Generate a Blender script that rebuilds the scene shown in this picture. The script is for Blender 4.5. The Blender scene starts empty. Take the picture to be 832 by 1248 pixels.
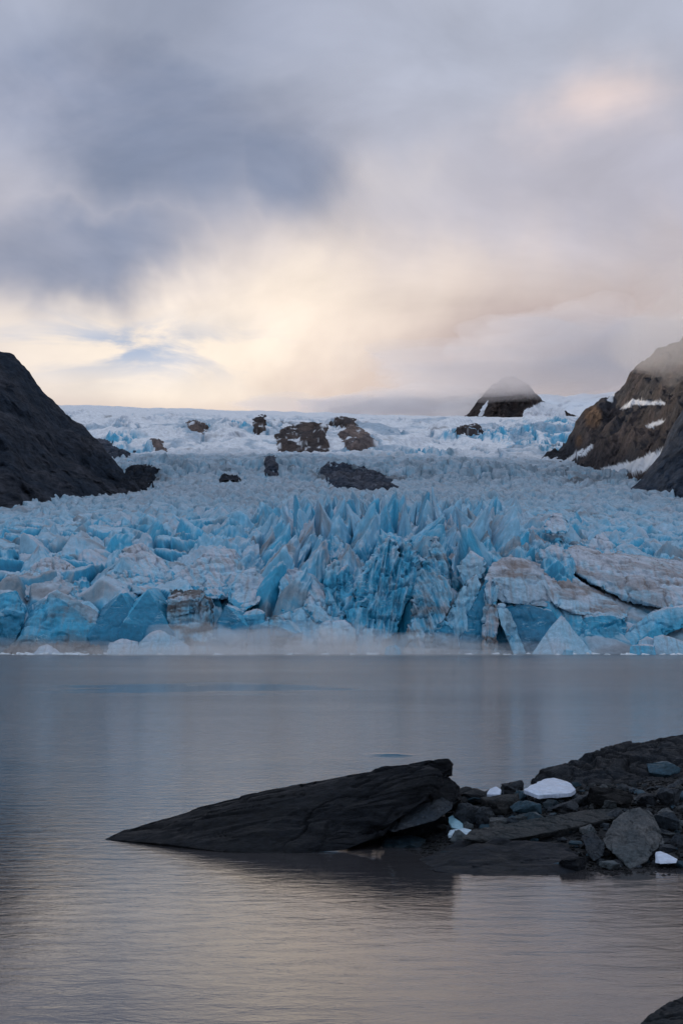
import bpy, bmesh, math, random
import numpy as np
from mathutils import Vector
random.seed(7)
sc = bpy.context.scene
COL = sc.collection
R = math.radians

# ------------------------------------------------------------------ camera
F = 1750.0; PITCH = math.atan(148/1750.0); CH = 6.0
cam_d = bpy.data.cameras.new('camera'); cam = bpy.data.objects.new('camera', cam_d); COL.objects.link(cam)
cam.location = (0, 0, CH); cam.rotation_euler = (math.pi/2+PITCH, 0, 0)
cam_d.sensor_fit = 'VERTICAL'; cam_d.sensor_height = 36; cam_d.lens = F/1248*36
cam_d.clip_start = 0.1; cam_d.clip_end = 60000
sc.camera = cam
CP, SP = math.cos(PITCH), math.sin(PITCH)
def at(px, py, Y):
    """point at distance Y seen at a photograph pixel"""
    xc = (np.asarray(px, float)-416)/F; yc = (624-np.asarray(py, float))/F
    dy = CP-yc*SP; dz = SP+yc*CP
    return xc/dy*Y, Y+0*xc, CH+dz/dy*Y
def P(px, py, Y):
    a = at(px, py, Y); return (float(a[0]), float(a[1]), float(a[2]))
def zp(py, Y):
    yc = (624-np.asarray(py, float))/F
    return CH+(SP+yc*CP)/(CP-yc*SP)*Y

# ------------------------------------------------------------------ numpy noise
def _h(ix, iy, iz, seed):
    n = (ix.astype(np.int64)*374761393+iy.astype(np.int64)*668265263+iz.astype(np.int64)*2147483647+seed*974711) & 0xffffffff
    n = ((n ^ (n >> 13))*1274126177) & 0xffffffff
    n = ((n ^ (n >> 16))*2246822519) & 0xffffffff
    return ((n ^ (n >> 15)) & 0xffffff)/float(0xffffff)
_tab = {}
def _tb(seed):
    if seed not in _tab:
        r = np.random.RandomState(seed*7+1); _tab[seed] = (r.rand(65536)*6.2831853).astype(np.float32)
        a = _tab[seed]; _tab[seed] = (np.cos(a), np.sin(a), r.rand(65536).astype(np.float32), r.rand(65536).astype(np.float32), r.rand(5, 65536).astype(np.float32))
    return _tab[seed]
def n2(x, y, seed=0):
    x, y = np.broadcast_arrays(np.asarray(x, np.float64), np.asarray(y, np.float64))
    ix = np.floor(x); iy = np.floor(y); fx = (x-ix).astype(np.float32); fy = (y-iy).astype(np.float32)
    ix = ix.astype(np.int32); iy = iy.astype(np.int32)
    ca, sa = _tb(seed)[:2]; r = []
    for dy in (0, 1):
        ry = ((iy+dy) & 255) << 8
        for dx in (0, 1):
            k = ry | ((ix+dx) & 255)
            r.append(ca[k]*(fx-dx)+sa[k]*(fy-dy))
    u = fx*fx*fx*(fx*(fx*6-15)+10); v = fy*fy*fy*(fy*(fy*6-15)+10)
    return 1.5*((r[0]*(1-u)+r[1]*u)*(1-v)+(r[2]*(1-u)+r[3]*u)*v)
def f2(x, y, seed=0, octv=4, g=.5, lac=2.03):
    s = 0; a = 1; t = 0
    for k in range(octv):
        s = s+a*n2(x, y, seed+k*17); t += a; a *= g; x = x*lac+3.1; y = y*lac+1.7
    return s/t
def r2(x, y, seed=0, octv=4, g=.5):
    s = 0; a = 1; t = 0
    for k in range(octv):
        s = s+a*(1-np.abs(n2(x, y, seed+k*13))*2); t += a; a *= g; x = x*2.07+1.3; y = y*2.07+4.1
    return s/t
def n3(x, y, z, seed=0):
    ix = np.floor(x); iy = np.floor(y); iz = np.floor(z); fx = x-ix; fy = y-iy; fz = z-iz
    u = fx*fx*(3-2*fx); v = fy*fy*(3-2*fy); w = fz*fz*(3-2*fz)
    def c(a, b, d): return _h(ix+a, iy+b, iz+d, seed)
    x00 = c(0,0,0)*(1-u)+c(1,0,0)*u; x10 = c(0,1,0)*(1-u)+c(1,1,0)*u
    x01 = c(0,0,1)*(1-u)+c(1,0,1)*u; x11 = c(0,1,1)*(1-u)+c(1,1,1)*u
    return 2*((x00*(1-v)+x10*v)*(1-w)+(x01*(1-v)+x11*v)*w)-1
def f3(x, y, z, seed=0, octv=4, g=.5):
    s = 0; a = 1; t = 0
    for k in range(octv):
        s = s+a*n3(x, y, z, seed+k*11); t += a; a *= g; x = x*2.03+5.2; y = y*2.03+1.3; z = z*2.03+2.8
    return s/t
def ss(a, b, x):
    t = np.clip((x-a)/(b-a), 0, 1); return t*t*(3-2*t)
def voro(x, y, seed=0, jit=.9):
    ix = np.floor(x).astype(np.int32); iy = np.floor(y).astype(np.int32)
    x = (x-ix).astype(np.float32); y = (y-iy).astype(np.float32)
    F1 = np.full(x.shape, 9., np.float32); F2 = F1.copy(); dx1 = np.zeros_like(x); dy1 = dx1.copy(); kk = np.zeros(x.shape, np.int32)
    _, _, ja, jb, rr = _tb(seed)
    for j in (-1, 0, 1):
        for i in (-1, 0, 1):
            k = (((iy+j) & 255) << 8) | ((ix+i) & 255)
            ox = i+.5+(ja[k]-.5)*jit-x; oy = j+.5+(jb[k]-.5)*jit-y
            d = np.sqrt(ox*ox+oy*oy); m = d < F1
            F2 = np.where(m, F1, np.minimum(F2, d)); F1 = np.where(m, d, F1)
            dx1 = np.where(m, -ox, dx1); dy1 = np.where(m, -oy, dy1); kk = np.where(m, k, kk)
    return F1, F2, dx1, dy1, [rr[q][kk] for q in range(5)]

# ------------------------------------------------------------------ objects
def tag(o, label=None, cat=None, group=None, kind=None):
    if label: o['label'] = label
    if cat: o['category'] = cat
    if group: o['group'] = group
    if kind: o['kind'] = kind
    return o
def mesh_np(name, V, Fq, mat, col=None, smooth=True, parent=None, sharp=None):
    V = np.ascontiguousarray(V, dtype=np.float32); Fq = np.ascontiguousarray(Fq, dtype=np.int32)
    m = bpy.data.meshes.new(name); k = Fq.shape[1]
    m.vertices.add(len(V)); m.vertices.foreach_set('co', V.ravel())
    m.loops.add(Fq.size); m.loops.foreach_set('vertex_index', Fq.ravel())
    m.polygons.add(len(Fq)); m.polygons.foreach_set('loop_start', np.arange(0, Fq.size, k, dtype=np.int32))
    m.polygons.foreach_set('loop_total', np.full(len(Fq), k, dtype=np.int32))
    m.update(calc_edges=True)
    m.polygons.foreach_set('use_smooth', np.full(len(Fq), smooth))
    if col is not None:
        a = m.color_attributes.new('Col', 'FLOAT_COLOR', 'POINT')
        c = np.ones((len(V), 4), np.float32); c[:, :3] = col; a.data.foreach_set('color', c.ravel())
    m.materials.append(mat)
    o = bpy.data.objects.new(name, m); COL.objects.link(o)
    if parent: o.parent = parent
    return o
def gridfaces(nr, nc):
    i = np.arange((nr-1)*(nc-1)); r = i//(nc-1); c = i % (nc-1); a = r*nc+c
    return np.stack([a, a+1, a+nc+1, a+nc], 1)

def hull_np(pts, L, nmax=34, L2=None):
    """convex hull of 3-D points, every face cut fine; returns V, T, smooth normals, face weight"""
    bm = bmesh.new()
    for p in pts: bm.verts.new(p)
    r = bmesh.ops.convex_hull(bm, input=bm.verts)
    junk = [g for g in set(r['geom_interior']+r['geom_unused']) if isinstance(g, bmesh.types.BMVert)]
    bmesh.ops.delete(bm, geom=junk, context='VERTS')
    bmesh.ops.triangulate(bm, faces=bm.faces[:])
    bmesh.ops.recalc_face_normals(bm, faces=bm.faces[:])
    # cut long edges first so the pieces are even
    for it in range(6):
        le = [e for e in bm.edges if e.calc_length() > L2] if L2 else []
        if not le: break
        bmesh.ops.subdivide_edges(bm, edges=le, cuts=1, use_grid_fill=False)
        bmesh.ops.triangulate(bm, faces=bm.faces[:])
    emax = max(e.calc_length() for e in bm.edges)
    n = int(max(2, min(nmax, math.ceil(emax/L))))
    tris = [[v.co.copy() for v in f.verts] for f in bm.faces]
    bm.free()
    T0 = np.array([[list(v) for v in t] for t in tris])
    fn = np.cross(T0[:, 1]-T0[:, 0], T0[:, 2]-T0[:, 0]); fn /= np.linalg.norm(fn, axis=1)[:, None]+1e-12
    bc = [(i, j, n-i-j) for i in range(n+1) for j in range(n+1-i)]
    idx = {(i, j): k for k, (i, j, _) in enumerate(bc)}
    B = np.array(bc)/n
    V = np.einsum('kb,tbc->tkc', B, T0).reshape(-1, 3)
    N = np.repeat(fn[:, None, :], len(bc), 1).reshape(-1, 3)
    lt = []
    for i in range(n):
        for j in range(n-i):
            lt.append((idx[(i, j)], idx[(i+1, j)], idx[(i, j+1)]))
            if i+j < n-1: lt.append((idx[(i+1, j)], idx[(i+1, j+1)], idx[(i, j+1)]))
    lt = np.array(lt)
    Tt = (lt[None]+np.arange(len(T0))[:, None, None]*len(bc)).reshape(-1, 3)
    key = np.round(V/(L*0.02)).astype(np.int64)
    _, first, inv = np.unique(key, axis=0, return_index=True, return_inverse=True)
    inv = inv.ravel()
    NV = V[first]; NN = np.zeros_like(NV); np.add.at(NN, inv, N)
    NN /= np.linalg.norm(NN, axis=1)[:, None]+1e-9
    Tt = inv[Tt]; ok = (Tt[:, 0] != Tt[:, 1]) & (Tt[:, 1] != Tt[:, 2]) & (Tt[:, 0] != Tt[:, 2]); Tt = Tt[ok]
    # orientation of the cut faces
    a = np.cross(NV[Tt[:, 1]]-NV[Tt[:, 0]], NV[Tt[:, 2]]-NV[Tt[:, 0]])
    flip = np.einsum('ij,ij->i', a, NN[Tt[:, 0]]+NN[Tt[:, 1]]+NN[Tt[:, 2]]) < 0
    Tt[flip] = Tt[flip][:, ::-1]
    return NV, Tt, NN
def join_np(parts):
    V = []; T = []; N = []; b = 0
    for v, t, n in parts:
        V.append(v); T.append(t+b); N.append(n); b += len(v)
    return np.concatenate(V), np.concatenate(T), np.concatenate(N)

# ------------------------------------------------------------------ materials
def newmat(name):
    m = bpy.data.materials.new(name); m.use_nodes = True
    nt = m.node_tree; b = nt.nodes['Principled BSDF']
    return m, nt, b
def nd(nt, typ, **kw):
    n = nt.nodes.new(typ)
    for k, v in kw.items():
        if k in n.inputs: n.inputs[k].default_value = v
        else: setattr(n, k, v)
    return n
def mth(nt, op, a, b=None, c=None, clamp=False):
    n = nt.nodes.new('ShaderNodeMath'); n.operation = op; n.use_clamp = clamp
    for i, v in enumerate((a, b, c)):
        if v is None: continue
        if isinstance(v, (int, float)): n.inputs[i].default_value = v
        else: nt.links.new(v, n.inputs[i])
    return n.outputs[0]
def mapr(nt, v, a, b, c=0., d=1., typ='SMOOTHSTEP'):
    n = nt.nodes.new('ShaderNodeMapRange'); n.interpolation_type = typ
    nt.links.new(v, n.inputs[0])
    for i, q in zip((1, 2, 3, 4), (a, b, c, d)): n.inputs[i].default_value = q
    return n.outputs[0]
def mixc(nt, f, a, b, typ='MIX'):
    n = nt.nodes.new('ShaderNodeMix'); n.data_type = 'RGBA'; n.blend_type = typ
    for s, v in ((n.inputs[0], f), (n.inputs[6], a), (n.inputs[7], b)):
        if isinstance(v, (int, float)): s.default_value = v
        elif isinstance(v, tuple): s.default_value = (*v, 1)
        else: nt.links.new(v, s)
    return n.outputs[2]
def noise(nt, vec, scale, detail=5, rough=.55, dist=0., typ=None):
    n = nd(nt, 'ShaderNodeTexNoise', Scale=scale, Detail=detail, Roughness=rough, Distortion=dist)
    if typ: n.noise_type = typ
    if vec is not None: nt.links.new(vec, n.inputs['Vector'])
    return n.outputs['Fac']
def mapping(nt, vec, scale=(1, 1, 1), rot=(0, 0, 0), loc=(0, 0, 0)):
    n = nd(nt, 'ShaderNodeMapping'); n.inputs['Scale'].default_value = scale; n.inputs['Rotation'].default_value = rot; n.inputs['Location'].default_value = loc
    nt.links.new(vec, n.inputs['Vector']); return n.outputs[0]
def bump(nt, b, h, dist, strength=1.0, prev=None):
    n = nd(nt, 'ShaderNodeBump', Distance=dist, Strength=strength); nt.links.new(h, n.inputs['Height'])
    if prev is not None: nt.links.new(prev, n.inputs['Normal'])
    if b is not None: nt.links.new(n.outputs[0], b.inputs['Normal'])
    return n.outputs[0]

def ice_mat(name, nscale, bdist, rough=.55, veins=False, spec=.35):
    m, nt, b = newmat(name)
    geo = nd(nt, 'ShaderNodeNewGeometry').outputs['Position']
    col = nd(nt, 'ShaderNodeVertexColor', layer_name='Col').outputs[0]
    n1 = noise(nt, geo, nscale, 7, .62); n2_ = noise(nt, mapping(nt, geo, (1, 1, .35), (.2, .5, 0)), nscale*3.1, 6, .65, .6)
    v = mapr(nt, n1, .3, .7, .78, 1.16, 'LINEAR'); v2 = mapr(nt, n2_, .3, .7, .82, 1.14, 'LINEAR')
    mul = mth(nt, 'MULTIPLY', v, v2)
    c = mixc(nt, 1., col, nd_comb(nt, mul, mul, mul), 'MULTIPLY')
    if veins:
        w = noise(nt, mapping(nt, geo, (.35, .35, 1.3), (.0, .5, .3)), .32, 5, .55, 1.2)
        w = mth(nt, 'ABSOLUTE', mth(nt, 'SUBTRACT', w, .5)); w = mapr(nt, w, 0, .016, .6, 0)
        w = mth(nt, 'MULTIPLY', w, mapr(nt, noise(nt, geo, .12, 3), .45, .65))
        c = mixc(nt, w, c, (.45, .62, .72))
    nt.links.new(c, b.inputs['Base Color'])
    b.inputs['Roughness'].default_value = rough; b.inputs['Specular IOR Level'].default_value = spec
    a = bump(nt, None, n1, bdist, .7)
    bump(nt, b, n2_, bdist*.35, .8, a)
    return m
def nd_comb(nt, a, b_, c):
    n = nt.nodes.new('ShaderNodeCombineColor')
    for s, v in zip(n.inputs, (a, b_, c)): nt.links.new(v, s)
    return n.outputs[0]
def rock_mat(name, c1, c2, c3, s, bd, rough=.8, spec=.3, strata=None, speck=0, usecol=False):
    m, nt, b = newmat(name)
    tc = nd(nt, 'ShaderNodeNewGeometry').outputs['Position']
    if strata: vec = mapping(nt, tc, strata[0], strata[1])
    else: vec = tc
    n1 = noise(nt, vec, s, 8, .65, .4); n2_ = noise(nt, tc, s*4.3, 8, .7); n3_ = noise(nt, tc, s*.35, 4, .5)
    oi = nd(nt, 'ShaderNodeObjectInfo').outputs['Random']
    c = mixc(nt, mapr(nt, n1, .35, .65), c1, c2)
    c = mixc(nt, mapr(nt, n3_, .42, .62), c, c3)
    tint = mth(nt, 'ADD', .5, mth(nt, 'MULTIPLY', oi, 1.3))
    t2 = mth(nt, 'MULTIPLY', tint, mapr(nt, n2_, .3, .7, .45, 1.6, 'LINEAR'))
    c = mixc(nt, 1., c, nd_comb(nt, t2, t2, t2), 'MULTIPLY')
    if speck:
        sp = noise(nt, tc, s*11, 3, .7); c = mixc(nt, mapr(nt, sp, .61, .69, 0, speck), c, (.35, .34, .33))
    if usecol:
        col = nd(nt, 'ShaderNodeVertexColor', layer_name='Col')
        sep = nd(nt, 'ShaderNodeSeparateColor'); nt.links.new(col.outputs[0], sep.inputs[0])
        warm = mixc(nt, mapr(nt, n1, .3, .7), (.13, .080, .052), (.07, .052, .046))
        c = mixc(nt, sep.outputs[1], c, warm)
        c = mixc(nt, sep.outputs[0], c, mixc(nt, n3_, (.62, .68, .78), (.78, .80, .84)))
    nt.links.new(c, b.inputs['Base Color'])
    nt.links.new(mapr(nt, n1, .35, .65, rough-.2, min(1., rough+.15)), b.inputs['Roughness']); b.inputs['Specular IOR Level'].default_value = spec*.55
    a = bump(nt, None, n1, bd, .9); bump(nt, b, n2_, bd*.3, .9, a)
    return m

M_GL = ice_mat('glacier_ice', .16, 1.2)
M_ICE = ice_mat('serac_ice', .35, .55, .5, veins=True)
M_FLO = ice_mat('floating_ice', .8, .2, .45)
M_SNOWICE = ice_mat('beached_ice', 4, .02, .35, spec=.5)
M_MTL = rock_mat('dark_slate_slope', (.013, .020, .034), (.075, .080, .10), (.025, .036, .056), .035, 14, .9, .15, ((1.1, 1.1, 3.4), (.0, -.7, .2)), usecol=True)  # blue lift in these rock colours stands in for air haze
M_MTR = rock_mat('brown_cliff', (.012, .012, .016), (.060, .050, .050), (.024, .025, .031), .03, 14, .9, .15, ((1, 1, .45), (.1, .5, 0)), usecol=True)
M_FAR = rock_mat('far_rock', (.045, .038, .040), (.11, .085, .078), (.055, .05, .055), .02, 9, .95, .1, usecol=True)
M_SLAB = rock_mat('wet_slab_rock', (.003, .0045, .007), (.010, .012, .016), (.006, .008, .012), 1.1, .28, .7, .22, ((.6, 1, 3.2), (0, .28, 0)))
M_BOUL = rock_mat('dark_boulder', (.008, .011, .016), (.032, .038, .046), (.016, .023, .032), 2.2, .18, .7, .22, speck=.2)
M_MOUND = rock_mat('speckled_outcrop', (.003, .0045, .0075), (.012, .014, .018), (.006, .009, .014), 2.6, .18, .7, .22, speck=.35)
M_TEAL = rock_mat('blue_grey_boulder', (.009, .022, .034), (.018, .038, .056), (.013, .029, .042), 2.5, .02, .6, .25)
M_PALE = rock_mat('grey_boulder', (.026, .033, .040), (.072, .075, .080), (.036, .046, .054), 2.2, .15, .75, .22, speck=.3)
M_GRAV = rock_mat('shore_gravel', (.004, .005, .007), (.014, .016, .019), (.008, .010, .013), 5, .05, .75, .2, speck=.3)

# ------------------------------------------------------------------ ice colours
WEA = np.array([.37, .42, .51]); LBL = np.array([.21, .42, .58]); MBL = np.array([.03, .30, .50]); DBL = np.array([.004, .155, .29])
DIRT = np.array([.165, .14, .138]); DARK = np.array([.022, .023, .028]); SNOW = np.array([.66, .69, .75])
def lerp(a, b, t): return a+(b-a)*np.asarray(t)[..., None]
def icecol(blue, dirt, dark=None):
    c = lerp(WEA, LBL, ss(0, .4, blue)); c = lerp(c, MBL, ss(.35, .75, blue)); c = lerp(c, DBL, ss(.7, 1.1, blue))
    c = lerp(c, DIRT, np.clip(dirt, 0, 1))
    if dark is not None: c = lerp(c, DARK, np.clip(dark, 0, 1))
    return c

# ------------------------------------------------------------------ the glacier
YF = 433.
cpx = [-500, 0, 100, 200, 300, 400, 470, 540, 600, 660, 740, 832, 1300]
crest_tab = [ # (Y, p at each px)
 (YF-2,  [802]*13),
 (YF+3,  [775, 775, 772, 775, 778, 780, 778, 776, 775, 772, 786, 786, 786]),
 (YF+14, [745, 745, 745, 738, 748, 735, 730, 735, 728, 728, 758, 762, 762]),
 (YF+30, [718, 718, 716, 712, 716, 706, 698, 702, 700, 702, 728, 738, 740]),
 (500,   [695, 696, 694, 690, 688, 685, 680, 682, 684, 690, 704, 712, 715]),
 (560,   [672, 674, 672, 668, 668, 666, 662, 664, 664, 668, 680, 688, 690]),
 (700,   [650, 651, 649, 646, 645, 643, 642, 642, 642, 644, 652, 658, 660]),
 (900,   [633, 632, 627, 625, 624, 623, 622, 622, 621, 621, 626, 630, 634]),
 (1150,  [620, 617, 613, 608, 606, 606, 606, 606, 605, 604, 606, 608, 612]),
 (1450,  [612, 608, 604, 597, 592, 596, 599, 598, 597, 595, 593, 593, 598]),
 (1600,  [605, 600, 590, 578, 576, 578, 582, 583, 583, 585, 587, 588, 593]),
 (1720,  [600, 590, 572, 559, 559, 560, 562, 564, 566, 572, 578, 580, 585]),
 (1900,  [590, 580, 560, 556, 556, 557, 558, 560, 560, 562, 570, 575, 580]),
 (2150,  [570, 565, 548, 546, 549, 550, 546, 548, 546, 545, 560, 565, 570]),
 (2500,  [530, 530, 522, 522, 526, 530, 524, 528, 526, 524, 530, 540, 550]),
 (2900,  [508, 508, 506, 507, 509, 512, 512, 511, 512, 511, 512, 520, 530]),
 (3500,  [495, 495, 496, 499, 502, 504, 507, 508, 509, 509, 508, 510, 520]),
 (4200,  [493, 493, 494, 498, 501, 504, 507, 508, 510, 510, 508, 510, 515]),
 (6500,  [520, 520, 520, 520, 520, 520, 520, 520, 520, 520, 520, 520, 520]),
]
tabY = np.array([r[0] for r in crest_tab], float)
tabP = np.array([r[1] for r in crest_tab], float)
def base_p(px, Y):
    yi = np.interp(Y, tabY, np.arange(len(tabY)))
    j = np.clip(yi.astype(int), 0, len(tabY)-2); t = yi-j
    xi = np.interp(px, cpx, np.arange(len(cpx))); i = np.clip(xi.astype(int), 0, len(cpx)-2); s = xi-i; s = s*s*(3-2*s)
    a = tabP[j, i]*(1-s)+tabP[j, i+1]*s; b = tabP[j+1, i]*(1-s)+tabP[j+1, i+1]*s
    return a*(1-t)+b*t
def px_of(x, Y): return 416+x/Y*F*CP*1.0   # near enough for looking tables up

def amp_of(px, Y):
    """serac height in metres"""
    t = np.interp(Y, [YF, YF+10, 470, 560, 700, 900, 1150, 1350, 1500, 1640, 1760, 1900, 2200, 2600, 2900, 3200, 4000],
                     [1, 6, 12, 15, 12, 7.5, 6., 5., 7, 15, 7, 5, 17, 14, 5, 2, 1])
    side = np.interp(px, [-500, 0, 150, 260, 330, 620, 680, 760, 900, 1300], [.6, .55, .65, .85, 1, 1, .7, .45, .6, .7])
    near = ss(1300, 800, Y)
    return t*(side*near+(1-near))
def crevasse(x, Y):
    q = np.abs(f2(x/230+.35*f2(x/70, Y/90, 85, 3), Y/75+x/500, 81, 2)); q2 = np.abs(f2(x/120, Y/240+.4*f2(x/60, Y/90, 86, 2), 83, 2))
    on = ss(-.12, .12, f2(x/300, Y/300, 87, 2)); return np.maximum(1-ss(.008, .05, q), .7*(1-ss(.006, .035, q2)))*on
def glacier_z(x, Y, full=False):
    px = px_of(x, Y)
    wob = 10*f2(x/70, x*0+.5, 3, 3)
    Ye = Y-wob*ss(600, YF, Y)
    z = zp(base_p(px, Ye), Y)
    A = amp_of(px, Y)
    # cell size in metres
    S = np.interp(Y, [YF, 520, 700, 1000, 1400, 1700, 2200, 3000, 4000], [17, 14, 11, 9.5, 10, 16, 34, 50, 60])
    v = np.interp(Y, *_vtab)
    wx = 1.1*f2(x/30, Y/38, 11, 3); wy = 1.0*f2(x/34, Y/30, 19, 3)
    ctr = ss(240, 360, px)*ss(690, 590, px)*ss(1150, 850, Y)
    uu = x/np.interp(Y, [YF, 600, 1000, 1400, 1700, 2200, 4000], [17, 14, 11, 11, 16, 30, 50])
    fan = (x-30)*.010*(Y-520)/60*ctr*ss(900, 600, Y)
    F1, F2, dx, dy, r = voro((uu+fan)*(1+0*ctr)+wx*.5, v*np.where(Y < 2000, 1, 1)+wy*.5+.25*uu, 4)
    B1, B2, bx, by, br = voro(x/np.interp(Y, [YF, 520, 700, 1000], [12, 11, 9, 7.5])+fan*1.5+wx*.35, v*.62+wy*.3, 14)
    blade = (1.05-1.35*np.abs(bx+.25*(br[3]-.5)*by)-.28*np.maximum(by, 0)-1.0*np.maximum(-by-.05, 0))*(.45+.8*br[0])*(1+.45*f2(x/60, Y/50, 15, 2))
    edge = (F2-F1)
    ang = (r[3]-.5)*1.6
    lx = dx*np.cos(ang)+dy*np.sin(ang); ly = -dx*np.sin(ang)+dy*np.cos(ang)
    tent = 1.05-1.5*np.abs(lx)-.35*np.maximum(ly, 0)-1.15*np.maximum(-ly, 0)      # sharp fin
    plane = .55+.5*(r[1]-.5)-(r[2]-.25)*.7*dy+(r[3]-.5)*1.2*dx
    m = (1-.9*np.exp(-((Y-1640)/160)**2))*ss(.35, .6, r[4]+.35*np.interp(px, [0, 200, 330, 620, 700, 832], [-.6, -.25, .25, .2, -.45, -.1]))
    hh = np.minimum(plane, 1.2)*(1-m)+tent*(.65+.7*r[0])*m
    hh = np.minimum(hh, .02+edge*3.2)
    hh = hh*(1-ctr)+(np.minimum(blade, .05+(B2-B1)*3.)*1.2+.14*hh)*ctr
    # smaller cells split the big ones
    G1, G2, ex, ey, q = voro(uu*2.6+wx, v*2.3+wy+7.3, 31)
    h2 = .5*q[0]+(q[1]-.5)*ex*1.2+(q[2]-.2)*ey; h2 = np.minimum(h2, (G2-G1)*2.6)
    K1, K2, kx, ky, kq = voro(uu*6.5+2*wx, v*5.5+2*wy+3.3, 41)
    h3 = np.minimum(.5*kq[0]+(kq[1]-.5)*kx, (K2-K1)*2)
    flute = r2(x/2.6+.9*f2(x/14, Y/14, 61, 2), Y/26+z/60, 71, 3)
    far = ss(800, 1300, Y)
    snow = ss(1850, 2150, Y)
    icefall = np.exp(-((Y-1640)/110)**2)
    patch = ss(.02, .22, f2(x/260, Y/380, 91, 3)+.25*ss(500, 700, px)*ss(2050, 2200, Y)-.1)      # where the upper ice is broken
    Aa = A*(1-snow+snow*patch)
    lft = ss(330, 230, px)*ss(1000, 800, Y)
    h = Aa*(hh+(.30-.22*snow-.16*ctr-.18*lft)*h2+(.12-.08*snow-.06*ctr-.07*lft)*h3+(.10+.06*ctr)*(flute-.3)*(1-far))-.35*Aa
    h = h+.65*f2(x/6, Y/6, 5, 4)*(1-snow*.8)+7*f2(x/90, Y/90, 55, 3)*ss(500, 1500, Y)+(34*r2(x/230+.4*f2(x/120, Y/150, 58, 2)+Y/900, Y/330-x/700, 56, 5, .55)-20)*snow*ss(3500, 2700, Y)
    arc = crevasse(x, Y)*snow*ss(3300, 2900, Y)
    h = h-10*arc
    bend = Y+.0009*(x-60)**2+14*f2(x/80, Y/80, 97, 2)
    h = h+4.5*(r2(bend/62, x/420, 98, 3)-.4)*ss(750, 1000, Y)*ss(1850, 1600, Y)
    rise = ss(YF-1, YF+9, Ye)
    z2 = z+h*(.25+.75*rise)
    z2 = np.where(Y > 4300, z, z2)
    if not full: return z2
    r = [r[0], r[1]*(1-ctr)+br[1]*ctr, r[2]*(1-ctr)+br[2]*ctr, r[3], r[4]]
    depth = np.clip(1-(hh+.2*h2)/.75, 0, 1)
    return z2, dict(px=px, depth=depth, r=r, q=q, edge=edge, snow=snow, patch=patch, far=far, icefall=icefall, flute=flute, Ye=Ye, A=Aa)
# integrated row coordinate so cells keep their size where they change
_yy = np.linspace(300, 7000, 6000)
_ds = np.interp(_yy, [YF, 520, 700, 1000, 1400, 1700, 2200, 3000, 4000], [17, 16, 15, 14, 15, 20, 40, 70, 90])
_vtab = (_yy, np.concatenate([[0], np.cumsum(np.diff(_yy)/_ds[1:])]))

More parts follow.
